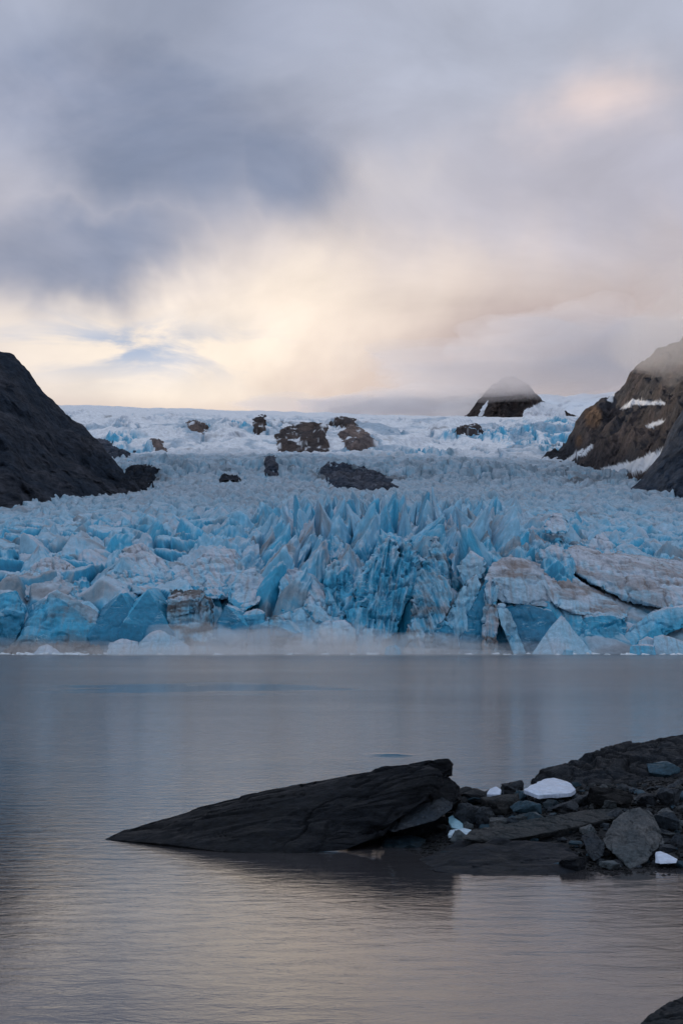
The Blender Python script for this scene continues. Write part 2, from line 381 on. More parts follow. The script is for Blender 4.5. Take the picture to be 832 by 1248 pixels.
def build_glacier():
    rows = np.concatenate([np.linspace(YF-16, YF+34, 110)[:-1], np.linspace(YF+34, 560, 190)[:-1], np.linspace(560, 760, 170)[:-1], np.linspace(760, 1200, 170)[:-1],
        np.linspace(1200, 1800, 150)[:-1], np.linspace(1800, 3000, 170)[:-1], np.linspace(3000, 6500, 60)])
    cols = np.concatenate([np.linspace(-420, -30, 110)[:-1], np.linspace(-30, 862, 880)[:-1], np.linspace(862, 1250, 110)])
    PX, Y = np.meshgrid(cols, rows)
    X = (PX-416)/F/CP*Y
    Z, d = glacier_z(X, Y, True)
    Z = np.maximum(Z, -6)
    V = np.stack([X, Y, Z], -1)
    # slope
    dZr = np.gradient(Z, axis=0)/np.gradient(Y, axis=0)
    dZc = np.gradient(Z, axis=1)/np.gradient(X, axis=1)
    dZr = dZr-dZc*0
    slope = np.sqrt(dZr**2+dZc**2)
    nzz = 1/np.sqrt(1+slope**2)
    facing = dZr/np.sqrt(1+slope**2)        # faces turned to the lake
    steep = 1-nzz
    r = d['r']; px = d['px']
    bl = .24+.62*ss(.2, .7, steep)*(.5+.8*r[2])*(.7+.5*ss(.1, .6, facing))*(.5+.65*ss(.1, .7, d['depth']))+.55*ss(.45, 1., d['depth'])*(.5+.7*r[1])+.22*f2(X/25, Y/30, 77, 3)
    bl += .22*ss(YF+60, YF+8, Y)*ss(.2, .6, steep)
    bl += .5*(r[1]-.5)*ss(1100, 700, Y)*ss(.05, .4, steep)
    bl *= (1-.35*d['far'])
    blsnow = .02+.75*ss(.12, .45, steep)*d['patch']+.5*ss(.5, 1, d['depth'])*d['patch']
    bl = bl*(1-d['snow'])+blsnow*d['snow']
    # dirt: bands carried along the flow and patches near the front
    dn = f2(X/40+.5*f2(X/20, Y/20, 8, 2), Y/16, 201, 5)
    dirt = ss(.02, .40, dn+.12*ss(560, 760, px)*ss(760, 480, Y)+.06*ss(900, YF, Y)-.05)*.62*(1-.6*ss(.5, .8, steep))
    bend = Y+.00045*(X-60)**2*2; grit = ss(.0, .4, f2(X/260+1.5, bend/34+.6*f2(X/90, Y/90, 12, 2), 207, 6, .6))*.6*ss(700, 1100, Y)*(1-d['snow'])
    dirt = np.maximum(dirt*(1-d['snow']), grit)
    dirt = np.maximum(dirt, ss(YF+7, YF-3, Y)*.5*(.6+.8*f2(X/8, Z/8, 5, 3)))
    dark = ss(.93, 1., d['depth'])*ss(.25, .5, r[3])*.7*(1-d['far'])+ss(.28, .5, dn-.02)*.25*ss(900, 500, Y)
    # moraine bands of dark rubble before the icefall
    def blob(cx, cy, sx, sy, x_=px, y_=None): return np.exp(-((x_-cx)/sx)**2-((Y-cy)/sy)**2)
    mor = blob(440, 1560, 70, 60)+.8*blob(170, 1560, 45, 70)+.55*blob(360, 1620, 16, 25)+.7*blob(275, 1600, 20, 30)+.7*blob(720, 1560, 50, 90)+.52*blob(570, 1330, 110, 70)+.45*blob(380, 1350, 80, 60)
    dark = np.maximum(dark, ss(.35, .62, mor+.35*f2(X/18, Y/18, 301, 5)-.05)*.9)
    lean = 1.0*f2(X/42, Y/70, 99, 2)*ss(1200, 900, Y)*ss(YF+4, YF+25, Y); V[..., 0] = X+lean*np.clip(Z-zp(base_p(px, Y), Y)+3, 0, 30)
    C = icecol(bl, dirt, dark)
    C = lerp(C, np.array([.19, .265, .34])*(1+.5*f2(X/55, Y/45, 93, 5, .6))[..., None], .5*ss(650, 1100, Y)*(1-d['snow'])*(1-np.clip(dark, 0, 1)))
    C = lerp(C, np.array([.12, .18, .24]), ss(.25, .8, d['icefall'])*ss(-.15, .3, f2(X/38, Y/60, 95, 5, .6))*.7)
    sn = ss(.5, .15, steep)*d['snow']
    C = lerp(C, SNOW, sn*(1-.85*ss(.1, .6, bl)))
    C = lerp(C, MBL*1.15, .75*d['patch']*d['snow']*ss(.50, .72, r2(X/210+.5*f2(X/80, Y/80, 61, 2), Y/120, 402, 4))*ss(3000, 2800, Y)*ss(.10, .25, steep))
    C = lerp(C, np.array([.25, .35, .46]), .85*d['snow']*ss(3300, 2800, Y)*ss(-.02, .22, f2(X/110+.4*f2(X/60, Y/80, 63, 2), Y/150, 410, 5, .6)))  # grey-blue patches painted in for the shading the snow relief lacks
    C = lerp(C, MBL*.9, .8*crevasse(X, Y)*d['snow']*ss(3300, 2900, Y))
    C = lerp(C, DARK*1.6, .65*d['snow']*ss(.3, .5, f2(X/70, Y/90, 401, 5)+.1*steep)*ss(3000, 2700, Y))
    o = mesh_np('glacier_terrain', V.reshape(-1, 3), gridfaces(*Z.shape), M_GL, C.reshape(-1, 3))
    tag(o, 'broad crevassed blue glacier descending from snowfield to the lake', 'glacier', kind='structure')
build_glacier()

# ------------------------------------------------------------------ mountains
def inpoly(px, py, poly):
    c = np.zeros(px.shape, bool); n = len(poly)
    for i in range(n):
        x0, y0 = poly[i]; x1, y1 = poly[(i+1) % n]
        m = ((y0 > py) != (y1 > py)) & (px < (x1-x0)*(py-y0)/(y1-y0+1e-9)+x0)
        c ^= m
    return c
def ridge(name, mat, px0, px1, ncol, nrow, crest, foot, Yf, Yc, label, cat, noise_a, seed, expo=1., snowpolys=(), warmpolys=(), gully=(0, 1), back=700, cr_rough=3., pw=8, kind='structure'):
    cols = np.linspace(px0, px1, ncol); t = np.linspace(0, 1, nrow); nb = nrow//5
    cp = np.interp(cols, *zip(*crest)); fp = np.interp(cols, *zip(*foot))
    yf = np.interp(cols, *zip(*Yf)); yc = np.interp(cols, *zip(*Yc))
    T = t[:, None]
    PXs = np.repeat(cols[None], nrow, 0)
    Y = yf[None]+(yc-yf)[None]*T
    zf = zp(fp, yf)-25; zc = zp(cp, yc)
    Z = zf[None]+(zc-zf)[None]*T**expo
    Tb = np.linspace(0, 1, nb+1)[1:, None]
    Yb = yc[None]+back*Tb; Zb = zc[None]-(zc-zf+60)[None]*Tb**1.3
    PXs = np.concatenate([PXs, np.repeat(cols[None], nb, 0)]); Y = np.concatenate([Y, Yb]); Z = np.concatenate([Z, Zb])
    X = (PXs-416)/F/CP*np.concatenate([np.repeat(yf[None], 1, 0)+(yc-yf)[None]*T, np.repeat(yc[None], nb, 0)])
    TT = np.concatenate([np.repeat(T, ncol, 1), 1-Tb*np.ones((1, ncol))])
    gx, gz = gully
    a = noise_a; w = np.sin(np.clip(TT, 0, 1)*math.pi)**.5*.9+.1
    rn = f2(X/(a*6)+seed, Z/(a*5)+Y/(a*9), seed, 6, .55)
    # gullies run down the fall line, slanted by gx
    g = r2((X*gx+Z*gz)/(a*1.8)+.6*f2(X/(a*3), Z/(a*3), seed+3, 2), Y/(a*14), seed+9, 5, .55)
    Y = Y-w*a*1.6*(rn*1.3+g*.8); Z = Z+(.6+.4*w)*cr_rough*(2*f2(X/(a*1.2), Y/(a*1.6), seed+31, 5, .62)+1.1*(r2(X/(a*2.2), Z/(a*2.2), seed+37, 4, .6)-.45))
    Z = Z+w*a*.35*rn
    V = np.stack([X, Y, Z], -1)
    # seen position, for the snow fields lying on the slope
    yc_ = (Z-CH)/Y; ang = np.arctan(yc_)-PITCH; py = 624-F*np.tan(ang); pxx = 416+X/Y*F*CP
    C = np.zeros(V.shape)
    jx = pw*f2(X/a, Z/a, seed+50, 4); jy = pw*.7*f2(X/a+9, Z/a, seed+60, 4)
    for poly in snowpolys: C[..., 0] = np.maximum(C[..., 0], inpoly(pxx+jx, py+jy, poly)*1.)
    for (cx, cy, sx, sy) in warmpolys: C[..., 1] = np.maximum(C[..., 1], ss(.35, .75, np.exp(-((pxx-cx)/sx)**2-((py-cy)/sy)**2)+.35*rn))
    o = mesh_np(name, V.reshape(-1, 3), gridfaces(*Z.shape)[:, ::-1], mat, C.reshape(-1, 3))
    tag(o, label, cat, kind=kind); return o

ridge('mountain_left', M_MTL, -2600, 186, 860, 200,  # stretch beyond the left edge is unseen, added to block the low sun
      [(-2600, 330), (-1600, 300), (-1100, 300), (-700, 310), (-300, 310), (-150, 345), (-60, 400), (0, 430), (14, 436), (30, 452), (45, 470), (62, 488), (72, 499), (92, 512), (106, 524), (113, 532), (130, 552), (150, 574), (166, 592), (176, 603), (186, 612)],
      [(-2600, 850), (-1500, 760), (-700, 690), (-300, 640), (0, 617), (90, 612), (176, 606), (186, 612)],
      [(-2600, 260), (-1500, 420), (-700, 620), (-300, 800), (0, 980), (176, 1200), (186, 1210)], [(-2600, 480), (-1500, 720), (-700, 1000), (-300, 1250), (0, 1450), (100, 1480), (176, 1300), (186, 1290)],
      'dark slate mountainside falling to the glacier', 'mountain', 22, 5, 1.0, gully=(1, .75), back=420, cr_rough=5)
ridge('mountain_right', M_MTR, 655, 1500, 460, 260,
      [(655, 566), (668, 556), (690, 545), (700, 528), (703, 514), (712, 504), (728, 492), (745, 486), (758, 474), (768, 460), (786, 444), (800, 432), (815, 420), (840, 408), (900, 370), (1500, 250)],
      [(655, 568), (700, 578), (740, 590), (832, 600), (1500, 640)],
      [(655, 1950), (700, 1800), (780, 1450), (832, 1300), (1500, 900)], [(655, 2000), (700, 2050), (780, 2000), (832, 1900), (1500, 1500)],
      'brown rock mountainside with snow patches', 'mountain', 26, 8, 1.05,
      snowpolys=[[(732, 571), (770, 563), (790, 553), (818, 543), (816, 551), (800, 566), (784, 575), (745, 577)], [(772, 487), (812, 490), (812, 494), (776, 493)], [(690, 560), (712, 546), (713, 549), (696, 562)], [(757, 500), (772, 488), (778, 491), (766, 498)], [(705, 556), (722, 541), (724, 544), (712, 556)], [(786, 520), (806, 512), (812, 514), (794, 522)], [(742, 488), (748, 478), (751, 480), (748, 490)]],
      warmpolys=[(724, 508, 14, 20), (706, 538, 6, 10)], gully=(1, -.1), back=700, cr_rough=11, pw=3)
ridge('mountain_slope_right', M_MTL, 762, 1500, 260, 160,
      [(762, 598), (775, 592), (785, 577), (796, 566), (806, 550), (815, 535), (824, 515), (832, 500), (860, 470), (1500, 330)],
      [(762, 600), (832, 604), (1500, 660)],
      [(762, 1180), (832, 1120), (1500, 800)], [(762, 1260), (832, 1330), (1500, 1200)],
      'dark slope below the right cliffs', 'mountain', 18, 13, 1., gully=(1, .5), back=350)
ridge('mountain_middle', M_FAR, 540, 712, 240, 150,
      [(540, 526), (556, 519), (570, 505), (582, 490), (594, 476), (606, 466), (616, 460), (630, 459), (643, 465), (652, 476), (662, 488), (678, 492), (700, 508), (712, 520)],
      [(540, 522), (712, 522)], [(540, 4250), (712, 4250)], [(540, 4350), (625, 4700), (712, 4450)],
      'brown peak rising from snowfield into cloud', 'mountain', 32, 21, .9, snowpolys=[[(584, 507), (590, 494), (596, 488), (592, 500), (588, 508)], [(640, 500), (660, 490), (690, 492), (690, 515), (636, 515)]], gully=(1, -.4), back=700, cr_rough=9, pw=3)
ridge('snow_dome', M_FAR, 300, 1300, 400, 120,
      [(300, 525), (380, 512), (405, 500), (430, 494), (460, 489), (500, 487), (530, 487), (570, 482), (620, 478), (660, 482), (700, 482), (832, 470), (1300, 450)],
      [(300, 525), (1300, 525)], [(300, 5200), (1300, 5200)], [(300, 6200), (1300, 6400)],
      'snow covered far ridge with bare rock', 'mountain', 70, 33, .8, snowpolys=[[(430, 535), (440, 500), (476, 499), (500, 488), (520, 496), (552, 490), (585, 470), (600, 535)], [(620, 535), (630, 470), (700, 466), (760, 445), (1300, 380), (1300, 535)]], back=900, cr_rough=12, pw=6)

# ------------------------------------------------------------------ rocks built from hulls
def rock(name, pts, mat, L=.09, a=.06, sc_=1.2, layer=0, ldir=(0, .3, 1), seed=0, smooth=True, label=None, cat='rock', group=None, parent=None, nmax=30, L2=None, sharp=38, hulls=None, stretch=None, crack=1.6):
    parts = [hull_np(p, L, nmax, L2) for p in (hulls or [pts])]
    V, T, N = join_np(parts)
    s = sc_; V0 = V; Q = V
    if stretch:
        u_ = np.array(stretch[0], float); u_ /= np.linalg.norm(u_); Q = V-(1-stretch[1])*(V@u_)[:, None]*u_
    d = a*1.6*f3(Q[:, 0]*s, Q[:, 1]*s, Q[:, 2]*s, seed, 6, .66)
    c = np.abs(f3(Q[:, 0]*s*.7, Q[:, 1]*s*.7, Q[:, 2]*s*.7, seed+70, 2)); d -= a*crack*(1-ss(0, .1, c))    # cracks
    c = np.abs(f3(Q[:, 0]*s*2.1+4, Q[:, 1]*s*2.1, Q[:, 2]*s*2.1, seed+90, 2)); d -= a*.8*(1-ss(0, .10, c))
    if layer:
        l = np.array(ldir, float); l /= np.linalg.norm(l); q = V@l*layer+1.3*f3(V[:, 0]*.5, V[:, 1]*.5, V[:, 2]*.5, seed+4, 3)
        st = q-np.floor(q); hh = _h(np.floor(q), q*0, q*0, seed)
        d += a*1.3*(hh-.5)*ss(0, .12, st); d -= a*.8*(1-ss(0, .10, st))
    if stretch: d = d*(.1+.9*ss(-.1, .55, V[:, 2]))
    V = V+N*d[:, None]
    o = mesh_np(name, V, T, mat, None, smooth, parent, sharp)
    return tag(o, label, cat, group)

def G(x, y):
    """shore bank height"""
    x = np.asarray(x, float); y = np.asarray(y, float)
    px = 416+x/y*F
    yfront = np.interp(px, [440, 480, 520, 545, 600, 700, 832, 1100], [47, 41.5, 38.5, 37.2, 36.6, 36.3, 36.4, 36])
    yback = np.interp(px, [440, 480, 560, 640, 700, 832, 1100], [47, 50, 52, 54, 56, 58, 60])
    top = np.interp(px, [440, 490, 560, 650, 740, 832, 1100], [.0, .35, .62, .75, .95, 1.15, 1.3])
    t = (y-yfront); b = (yback-y)
    h = top*ss(0, 9.5, t)*ss(0, 6, b)
    h = h+np.where(t < 0, t*.25, 0)+np.where(b < 0, b*.25, 0)-.03
    return h+.10*f2(x*.8, y*.8, 900, 4)*ss(-.5, 2, t)
_gY = np.arange(34, 60, .05)
def ground_hit(px, py):
    x, _, z = at(px, py, _gY); g = G(x, _gY); k = np.nonzero(g >= z)[0]
    k = k[0] if len(k) else int((46-34)/.05)
    return float(x[k]), float(_gY[k]), float(g[k])
xs = np.concatenate([np.linspace(.2, 13, 330), np.linspace(13.2, 34, 80)]); ys = np.linspace(33.5, 78, 420)
XX, YY = np.meshgrid(xs, ys); ZZ = G(XX, YY)+.035*f2(XX*5, YY*5, 77, 3)
ZZ = np.where(XX < 1.0, ZZ-(1-XX)*1.5, ZZ)
tag(mesh_np('shore_ground', np.stack([XX, YY, ZZ], -1).reshape(-1, 3), gridfaces(*XX.shape), M_GRAV), 'dark gravel bank at the edge of lake', 'ground', kind='structure')

# the long slab
SY = 41.5
slab_a = [P(127, 1023, 42.6), P(150, 1012, 43.4), P(205, 1029, 41.2), P(270, 1038, 40.2), P(340, 1042, 39.9), P(420, 1036, 40.3), P(470, 1016, 40.8),
          P(180, 1000, 43.2), P(235, 985, 43.2), P(330, 966, 43.2), P(400, 952, 43.3), P(455, 940, 43.4), P(300, 985, 46), P(455, 955, 46), P(500, 975, 42), P(200, 1010, 44.5)]
slab_b = [P(420, 946, 43.2), P(470, 935, 43.1), P(515, 931, 43.2), P(534, 941, 42.4), P(538, 958, 42.2), P(520, 974, 41.6), P(470, 1008, 40.9), P(400, 1030, 40.6), P(330, 1030, 41), P(500, 950, 46), P(540, 955, 44.5), P(360, 965, 44)]
slab_c = [P(498, 931, 43.4), P(520, 927, 43.4), P(546, 926, 43.5), P(553, 934, 43.6), P(552, 946, 43.5), P(540, 950, 43.2), P(500, 942, 43.1), P(505, 940, 45), P(548, 938, 45)]
slab_d = [P(520, 945, 43), P(545, 942, 43.4), P(560, 958, 43.4), P(562, 975, 43), P(548, 985, 42.6), P(515, 990, 42.2), P(500, 1000, 42), P(540, 960, 45.5), P(560, 985, 45)]
rock('rock_slab', None, M_SLAB, L=.10, a=.08, sc_=1.3, layer=2.2, ldir=(-.28, -.2, 1), seed=3, stretch=((1, 0, .27), .22), crack=1.1, hulls=[slab_a, slab_b, slab_c, slab_d], nmax=30, L2=3.,
     label='long dark tilted rock slab sloping down into the lake at its left end', cat='rock')
rock('boulder', [P(400, 1035, 42.6), P(420, 1000, 43.2), P(470, 985, 43.6), P(520, 985, 43.6), P(545, 1000, 43.2), P(540, 1025, 42.6), P(470, 1038, 42), P(440, 1000, 45), P(530, 1000, 45)], M_SLAB, L=.12, a=.1, sc_=1, seed=9, label='black filler rock standing in for the shadow beneath the raised end of the long slab', cat='boulder')  # rock added to fill the gap with the dark of a shadow

def pts_px(l): return [P(*p) for p in l]
def stone(px, py, w, h, mat, label, name='boulder', group='boulders heaped on the shore', seed=0, blocky=.5, tilt=0., deep=.8, lift=0., Y=None, a=.03, cat='boulder', nmax=20, yaw=None):
    """stone whose foot is at pixel (px, py), w by h pixels as seen"""
    rg = random.Random(seed*31+int(px*7+py*3))
    if Y is None: x, y, z = ground_hit(px, py)
    else: x, y, z = P(px, py, Y)
    k = y/F; W = w*k; H = h*k; D = max(W*deep, H*.7)
    pts = []
    yw = rg.uniform(-.6, .6) if yaw is None else yaw
    n = 16
    for i in range(n):
        u = rg.uniform(-1, 1); th = (i/n)*6.283*2.4+rg.uniform(-.3, .3); r = math.sqrt(1-u*u)
        p = [r*math.cos(th), r*math.sin(th), u]
        m = max(abs(p[0]), abs(p[1]), abs(p[2])); f = (1-blocky)+blocky/m*.86
        f *= rg.uniform(.88, 1.05)
        p = [p[0]*f*W/2, p[1]*f*D/2, p[2]*f*H/2]
        ct, st = math.cos(tilt), math.sin(tilt); p[0], p[2] = p[0]*ct-p[2]*st, p[0]*st+p[2]*ct
        cy, sy = math.cos(yw), math.sin(yw); p[0], p[1] = p[0]*cy-p[1]*sy*.6, p[0]*sy+p[1]*cy
        pts.append(p)
    zz = min(p[2] for p in pts); sink = .12*H
    pts = [(x+p[0], y+D*.3+p[1], z+p[2]-zz-sink+lift) for p in pts]
    return rock(name, pts, mat, L=max(W/16, .03), a=a*max(.4, min(W, H)*1.3), sc_=1.6/max(W, .3)+.6, seed=seed, label=label, cat=cat, group=group, nmax=nmax)

# right hand mound and bedrock
mound = [P(640, 963, 50), P(650, 950, 51), P(700, 925, 52), P(748, 908, 53), P(775, 903, 53.5), P(806, 899, 54), P(840, 900, 54), P(900, 892, 55), P(1000, 905, 55), P(1060, 960, 54),
         P(690, 985, 47.5), P(760, 1000, 46), P(832, 1000, 45.5), P(1000, 1000, 46), P(760, 930, 58), P(900, 920, 62), P(1020, 950, 60), P(690, 960, 56)]
rock('rock_outcrop', mound, M_MOUND, L=.12, a=.16, sc_=.8, layer=1.6, ldir=(.3, 0, 1), seed=12, L2=3.5, nmax=26,
     label='big rough dark rock hump rising behind the boulders at the right edge', cat='rock')
bed = [[P(500, 1050, 39), P(530, 1062, 36.9), P(600, 1072, 36.0), P(680, 1074, 36.0), P(700, 1070, 36.4), P(560, 1036, 38.4), P(600, 1020, 39.2), P(680, 1026, 39.0), P(706, 1040, 38.4), P(620, 1026, 42), P(700, 1045, 41), P(540, 1045, 41)],
       [P(505, 1055, 38.4), P(560, 1022, 40.2), P(600, 1012, 41), P(640, 1018, 41), P(560, 1050, 38), P(600, 1040, 39), P(520, 1045, 41)]]
rock('bedrock_ledge', None, M_SLAB, L=.09, a=.07, sc_=.9, layer=1.8, ldir=(.1, -.4, 1), seed=22, hulls=bed, L2=2.5,
     stretch=((1, 0, .1), .4), label='low dark rock ledge dipping into the water in front of the boulders', cat='rock')
plank = [P(560, 1022, 39.6), P(575, 1012, 40.6), P(640, 1000, 42), P(700, 993, 42.8), P(745, 983, 43.4), P(758, 985, 43), P(755, 996, 42), P(700, 1010, 41), P(640, 1020, 40), P(600, 1026, 39.5), P(600, 1034, 39.8), P(700, 1018, 41.2), P(755, 1003, 42.2)]
rock('flat_rock', plank, M_PALE, L=.07, a=.03, sc_=1.2, layer=6, ldir=(-.2, -.35, 1), seed=31, L2=2., label='long flat brownish grey rock plate leaning between boulders like a plank', cat='rock')
block = [P(733, 1022, 39.2), P(748, 1000, 39.8), P(764, 987, 40.4), P(788, 983, 40.6), P(796, 992, 40.4), P(806, 1018, 39.7), P(801, 1034, 38.7), P(785, 1050, 37.7), P(768, 1060, 37.3), P(752, 1045, 37.9), P(738, 1032, 38.5), P(800, 1010, 42), P(770, 995, 42), P(745, 1030, 41), P(790, 1050, 40)]
rock('rock_block', block, M_PALE, L=.07, a=.05, sc_=1.3, seed=41, L2=1.6, label='large upright wedge shaped grey block with pale lichen specks', cat='boulder')
small = [P(708, 1018, 38.8), P(722, 1012, 39.2), P(736, 1028, 38.8), P(735, 1042, 38.2), P(724, 1050, 37.8), P(714, 1036, 38.1), P(728, 1020, 40), P(736, 1045, 39.4), P(712, 1025, 39.9)]
rock('rock_block', small, M_BOUL, L=.05, a=.03, sc_=2, seed=43, label='leaning dark blue grey block propped against the large wedge block', cat='boulder')
under = [P(462, 1010, 41.6), P(500, 985, 42), P(538, 971, 42.3), P(551, 978, 42.3), P(550, 986, 41.8), P(530, 1000, 41.2), P(480, 1014, 40.8), P(548, 985, 43.6), P(480, 1005, 43)]
rock('rock_slab', under, M_BOUL, L=.07, a=.03, sc_=1.4, layer=5, ldir=(-.5, 0, 1), seed=47, label='smaller blue grey slab wedged under the lifted end of the long slab', cat='rock')

S = [ # px, foot py, w, h, material, label, options
 (575, 969, 50, 22, M_BOUL, 'rounded dark boulder behind the small white ice lump', dict(blocky=.2)),
 (603, 968, 24, 18, M_BOUL, 'dark boulder right of the rounded one at the crest of the pile', dict(blocky=.3)),
 (634, 962, 20, 13, M_TEAL, 'small blue grey stone on the skyline left of the white ice plate', dict(blocky=.4)),
 (625, 972, 26, 20, M_BOUL, 'dark boulder just left of the white ice plate', dict(blocky=.4)),
 (577, 982, 44, 15, M_TEAL, 'flat blue slab tilted down to the right at the end of the long slab', dict(blocky=.8, tilt=-.32)),
 (610, 994, 48, 28, M_PALE, 'largest mid grey boulder with a ridged top in the middle of the pile', dict(blocky=.45)),
 (642, 996, 34, 17, M_TEAL, 'navy blue boulder right of the ridged grey boulder', dict(blocky=.35)),
 (569, 1006, 30, 24, M_BOUL, 'dark boulder behind the bent blue ice chunk', dict(blocky=.3)),
 (591, 1009, 26, 24, M_BOUL, 'nearly black round boulder below the ridged grey boulder', dict(blocky=.2)),
 (607, 1011, 22, 14, M_PALE, 'small cracked grey stone at the left end of the plank rock', dict(blocky=.6)),
 (622, 1010, 20, 14, M_BOUL, 'small square dark stone behind the plank rock', dict(blocky=.7)),
 (635, 1006, 20, 13, M_PALE, 'light grey cube like stone behind the plank rock', dict(blocky=.9)),
 (650, 1004, 26, 12, M_TEAL, 'flat teal stone behind the plank rock', dict(blocky=.6)),
 (662, 981, 18, 15, M_BOUL, 'dark pointed stone under the left of the ice plate', dict(blocky=.7, tilt=.4)),
 (672, 988, 20, 12, M_TEAL, 'blue grey stone beneath the white ice plate', dict(blocky=.4)),
 (689, 990, 34, 14, M_BOUL, 'flat dark stone below the right tip of the ice plate', dict(blocky=.5)),
 (712, 983, 28, 22, M_BOUL, 'dark boulder at the foot of the rock hump', dict(blocky=.35)),
 (745, 986, 50, 28, M_SLAB, 'wide dark boulder above the pale stub at the end of the plank rock', dict(blocky=.4)),
 (742, 992, 18, 16, M_PALE, 'pale grey stub of rock at the upper end of the plank rock', dict(blocky=.8)),
 (816, 985, 34, 24, M_BOUL, 'squarish brown black boulder at the right edge', dict(blocky=.8)),
 (790, 983, 28, 16, M_BOUL, 'dark stone between the squarish boulder and the wedge block', dict(blocky=.5)),
 (812, 1012, 36, 20, M_BOUL, 'black boulder right of the top of the wedge block', dict(blocky=.4)),
 (829, 1010, 16, 10, M_PALE, 'small light grey stone at the right edge above the white ice wedge', dict(blocky=.4)),
 (812, 1023, 30, 9, M_PALE, 'thin flat grey stone stacked above two others beside the wedge block', dict(blocky=.7)),
 (807, 1031, 26, 9, M_BOUL, 'flat dark stone in the stack beside the wedge block', dict(blocky=.7)),
 (812, 1040, 34, 9, M_BOUL, 'lowest flat stone of the stack just over the white ice wedge', dict(blocky=.7)),
 (828, 1035, 20, 18, M_BOUL, 'dark stone at the right edge beside the white ice wedge', dict(blocky=.5)),
 (500, 1013, 18, 11, M_PALE, 'pale rounded stone in the gravel under the raised slab end', dict(blocky=.2)),
 (514, 1009, 15, 8, M_PALE, 'light stone next to the pale rounded one under the slab', dict(blocky=.3)),
 (523, 1013, 9, 8, M_PALE, 'tiny light stone between the slab and the bent ice chunk', dict(blocky=.3)),
 (541, 1013, 16, 8, M_PALE, 'small light stone left of the long low ice strip', dict(blocky=.3)),
 (492, 1034, 52, 17, M_TEAL, 'low greenish blue rock on the gravel below the slab end', dict(blocky=.2, deep=1.)),
 (738, 963, 52, 8, M_TEAL, 'flat steel blue slab lying on the rock hump', dict(blocky=.9, Y=49.2, yaw=0., n=0)),
 (809, 948, 40, 19, M_TEAL, 'smooth steel blue block resting on the rock hump', dict(blocky=.95, Y=49.6, yaw=0.)),
 (560, 985, 20, 16, M_BOUL, 'dark stone tucked behind the flat blue slab', dict(blocky=.5)),
 (655, 1060, 40, 22, M_SLAB, 'black angular rock at the waterline below the plank rock', dict(blocky=.7, lift=-.2)),
 (700, 1063, 34, 24, M_SLAB, 'black rock at the waterline below the leaning block', dict(blocky=.6, lift=-.15)),
 (600, 1064, 50, 22, M_SLAB, 'black wet rock at the waterline below the left end of the plank', dict(blocky=.5, lift=-.25)),
 (745, 1061, 26, 12, M_PALE, 'small speckled stone at the waterline left of the wedge block foot', dict(blocky=.5)),
]
for i, (px, py, w, h, m, lab, o) in enumerate(S):
    o = dict(o); o.pop('n', None)
    stone(px, py, w*1.22, h*1.32, m, lab, seed=100+i, **o)
# small rubble, one group
rg = random.Random(6)
protos = []
for k in range(9):
    p = [tuple(rg.gauss(0, 1)*s for s in (1, .85, .62)) for _ in range(18)]
    p = [tuple(np.array(q)/max(1e-6, np.linalg.norm(np.array(q)/np.array((1, .85, .62))))*rg.uniform(.85, 1.)) for q in p]
    o = rock('stone', p, (M_BOUL, M_PALE, M_BOUL, M_TEAL, M_BOUL)[k % 5], L=.22, a=.05, sc_=1.3, seed=600+k, nmax=9,
             label='small dark stone in the rubble between the boulders', cat='stone', group='small stones between the boulders')
    protos.append(o)
cnt = 0; used = set(); placed = []
while cnt < 285:
    px = rg.uniform(545, 860); py = rg.uniform(958, 1058)
    x, y, z = ground_hit(px, py)
    if abs(y-46) < 1e-6: continue
    s = rg.uniform(.09, .27)*(1 if rg.random() < .75 else 1.7)
    if any((x-a)**2+(y-b)**2 < (s+c)**2*.6 for a, b, c in placed): continue
    placed.append((x, y, s)); k = cnt % 9
    o = protos[k] if k not in used else protos[k].copy()
    if k in used: COL.objects.link(o)
    used.add(k)
    o.location = (x, y, z+s*.15); o.scale = (s, s, s*rg.uniform(.7, 1.1)); o.rotation_euler = (rg.uniform(-.3, .3), rg.uniform(-.3, .3), rg.uniform(0, 6.28)); cnt += 1
# gravel
g = protos[0].data; gv = np.empty(len(g.vertices)*3, np.float32)
ico = bmesh.new(); bmesh.ops.create_icosphere(ico, subdivisions=1, radius=1); iv = np.array([v.co[:] for v in ico.verts]); it = np.array([[v.index for v in f.verts] for f in ico.faces]); ico.free()
n = 9000; r_ = np.random.RandomState(3)
gpx = r_.uniform(470, 900, n); gy = r_.uniform(36, 58, n); gx = (gpx-416)/F*gy; gz = G(gx, gy); ok = gz > -.08
gx, gy, gz = gx[ok], gy[ok], gz[ok]; n = len(gx); gs = r_.uniform(.015, .06, n)
jit = 1+.35*r_.uniform(-1, 1, (n, len(iv), 1))
GV = iv[None]*jit*gs[:, None, None]*np.array([1.2, 1, .7])+np.stack([gx, gy, gz+gs*.3], -1)[:, None]
GT = it[None]+np.arange(n)[:, None, None]*len(iv)
tag(mesh_np('gravel', GV.reshape(-1, 3), GT.reshape(-1, 3), M_GRAV, smooth=False), 'loose dark gravel and pebbles on the shore', 'gravel', kind='stuff')
# lower right corner rock
corner = [P(776, 1256, 20.6), P(785, 1244, 21.2), P(800, 1230, 21.5), P(815, 1220, 21.7), P(832, 1214, 21.8), P(900, 1200, 22), P(960, 1240, 21.5), P(900, 1330, 18.8), P(800, 1300, 19.2), P(860, 1225, 24), P(950, 1250, 24), P(790, 1250, 22.5)]
rock('boulder', corner, M_BOUL, L=.05, a=.05, sc_=1.6, seed=77, L2=1.2, label='dark rounded rock breaking the water in the bottom right corner', cat='boulder')

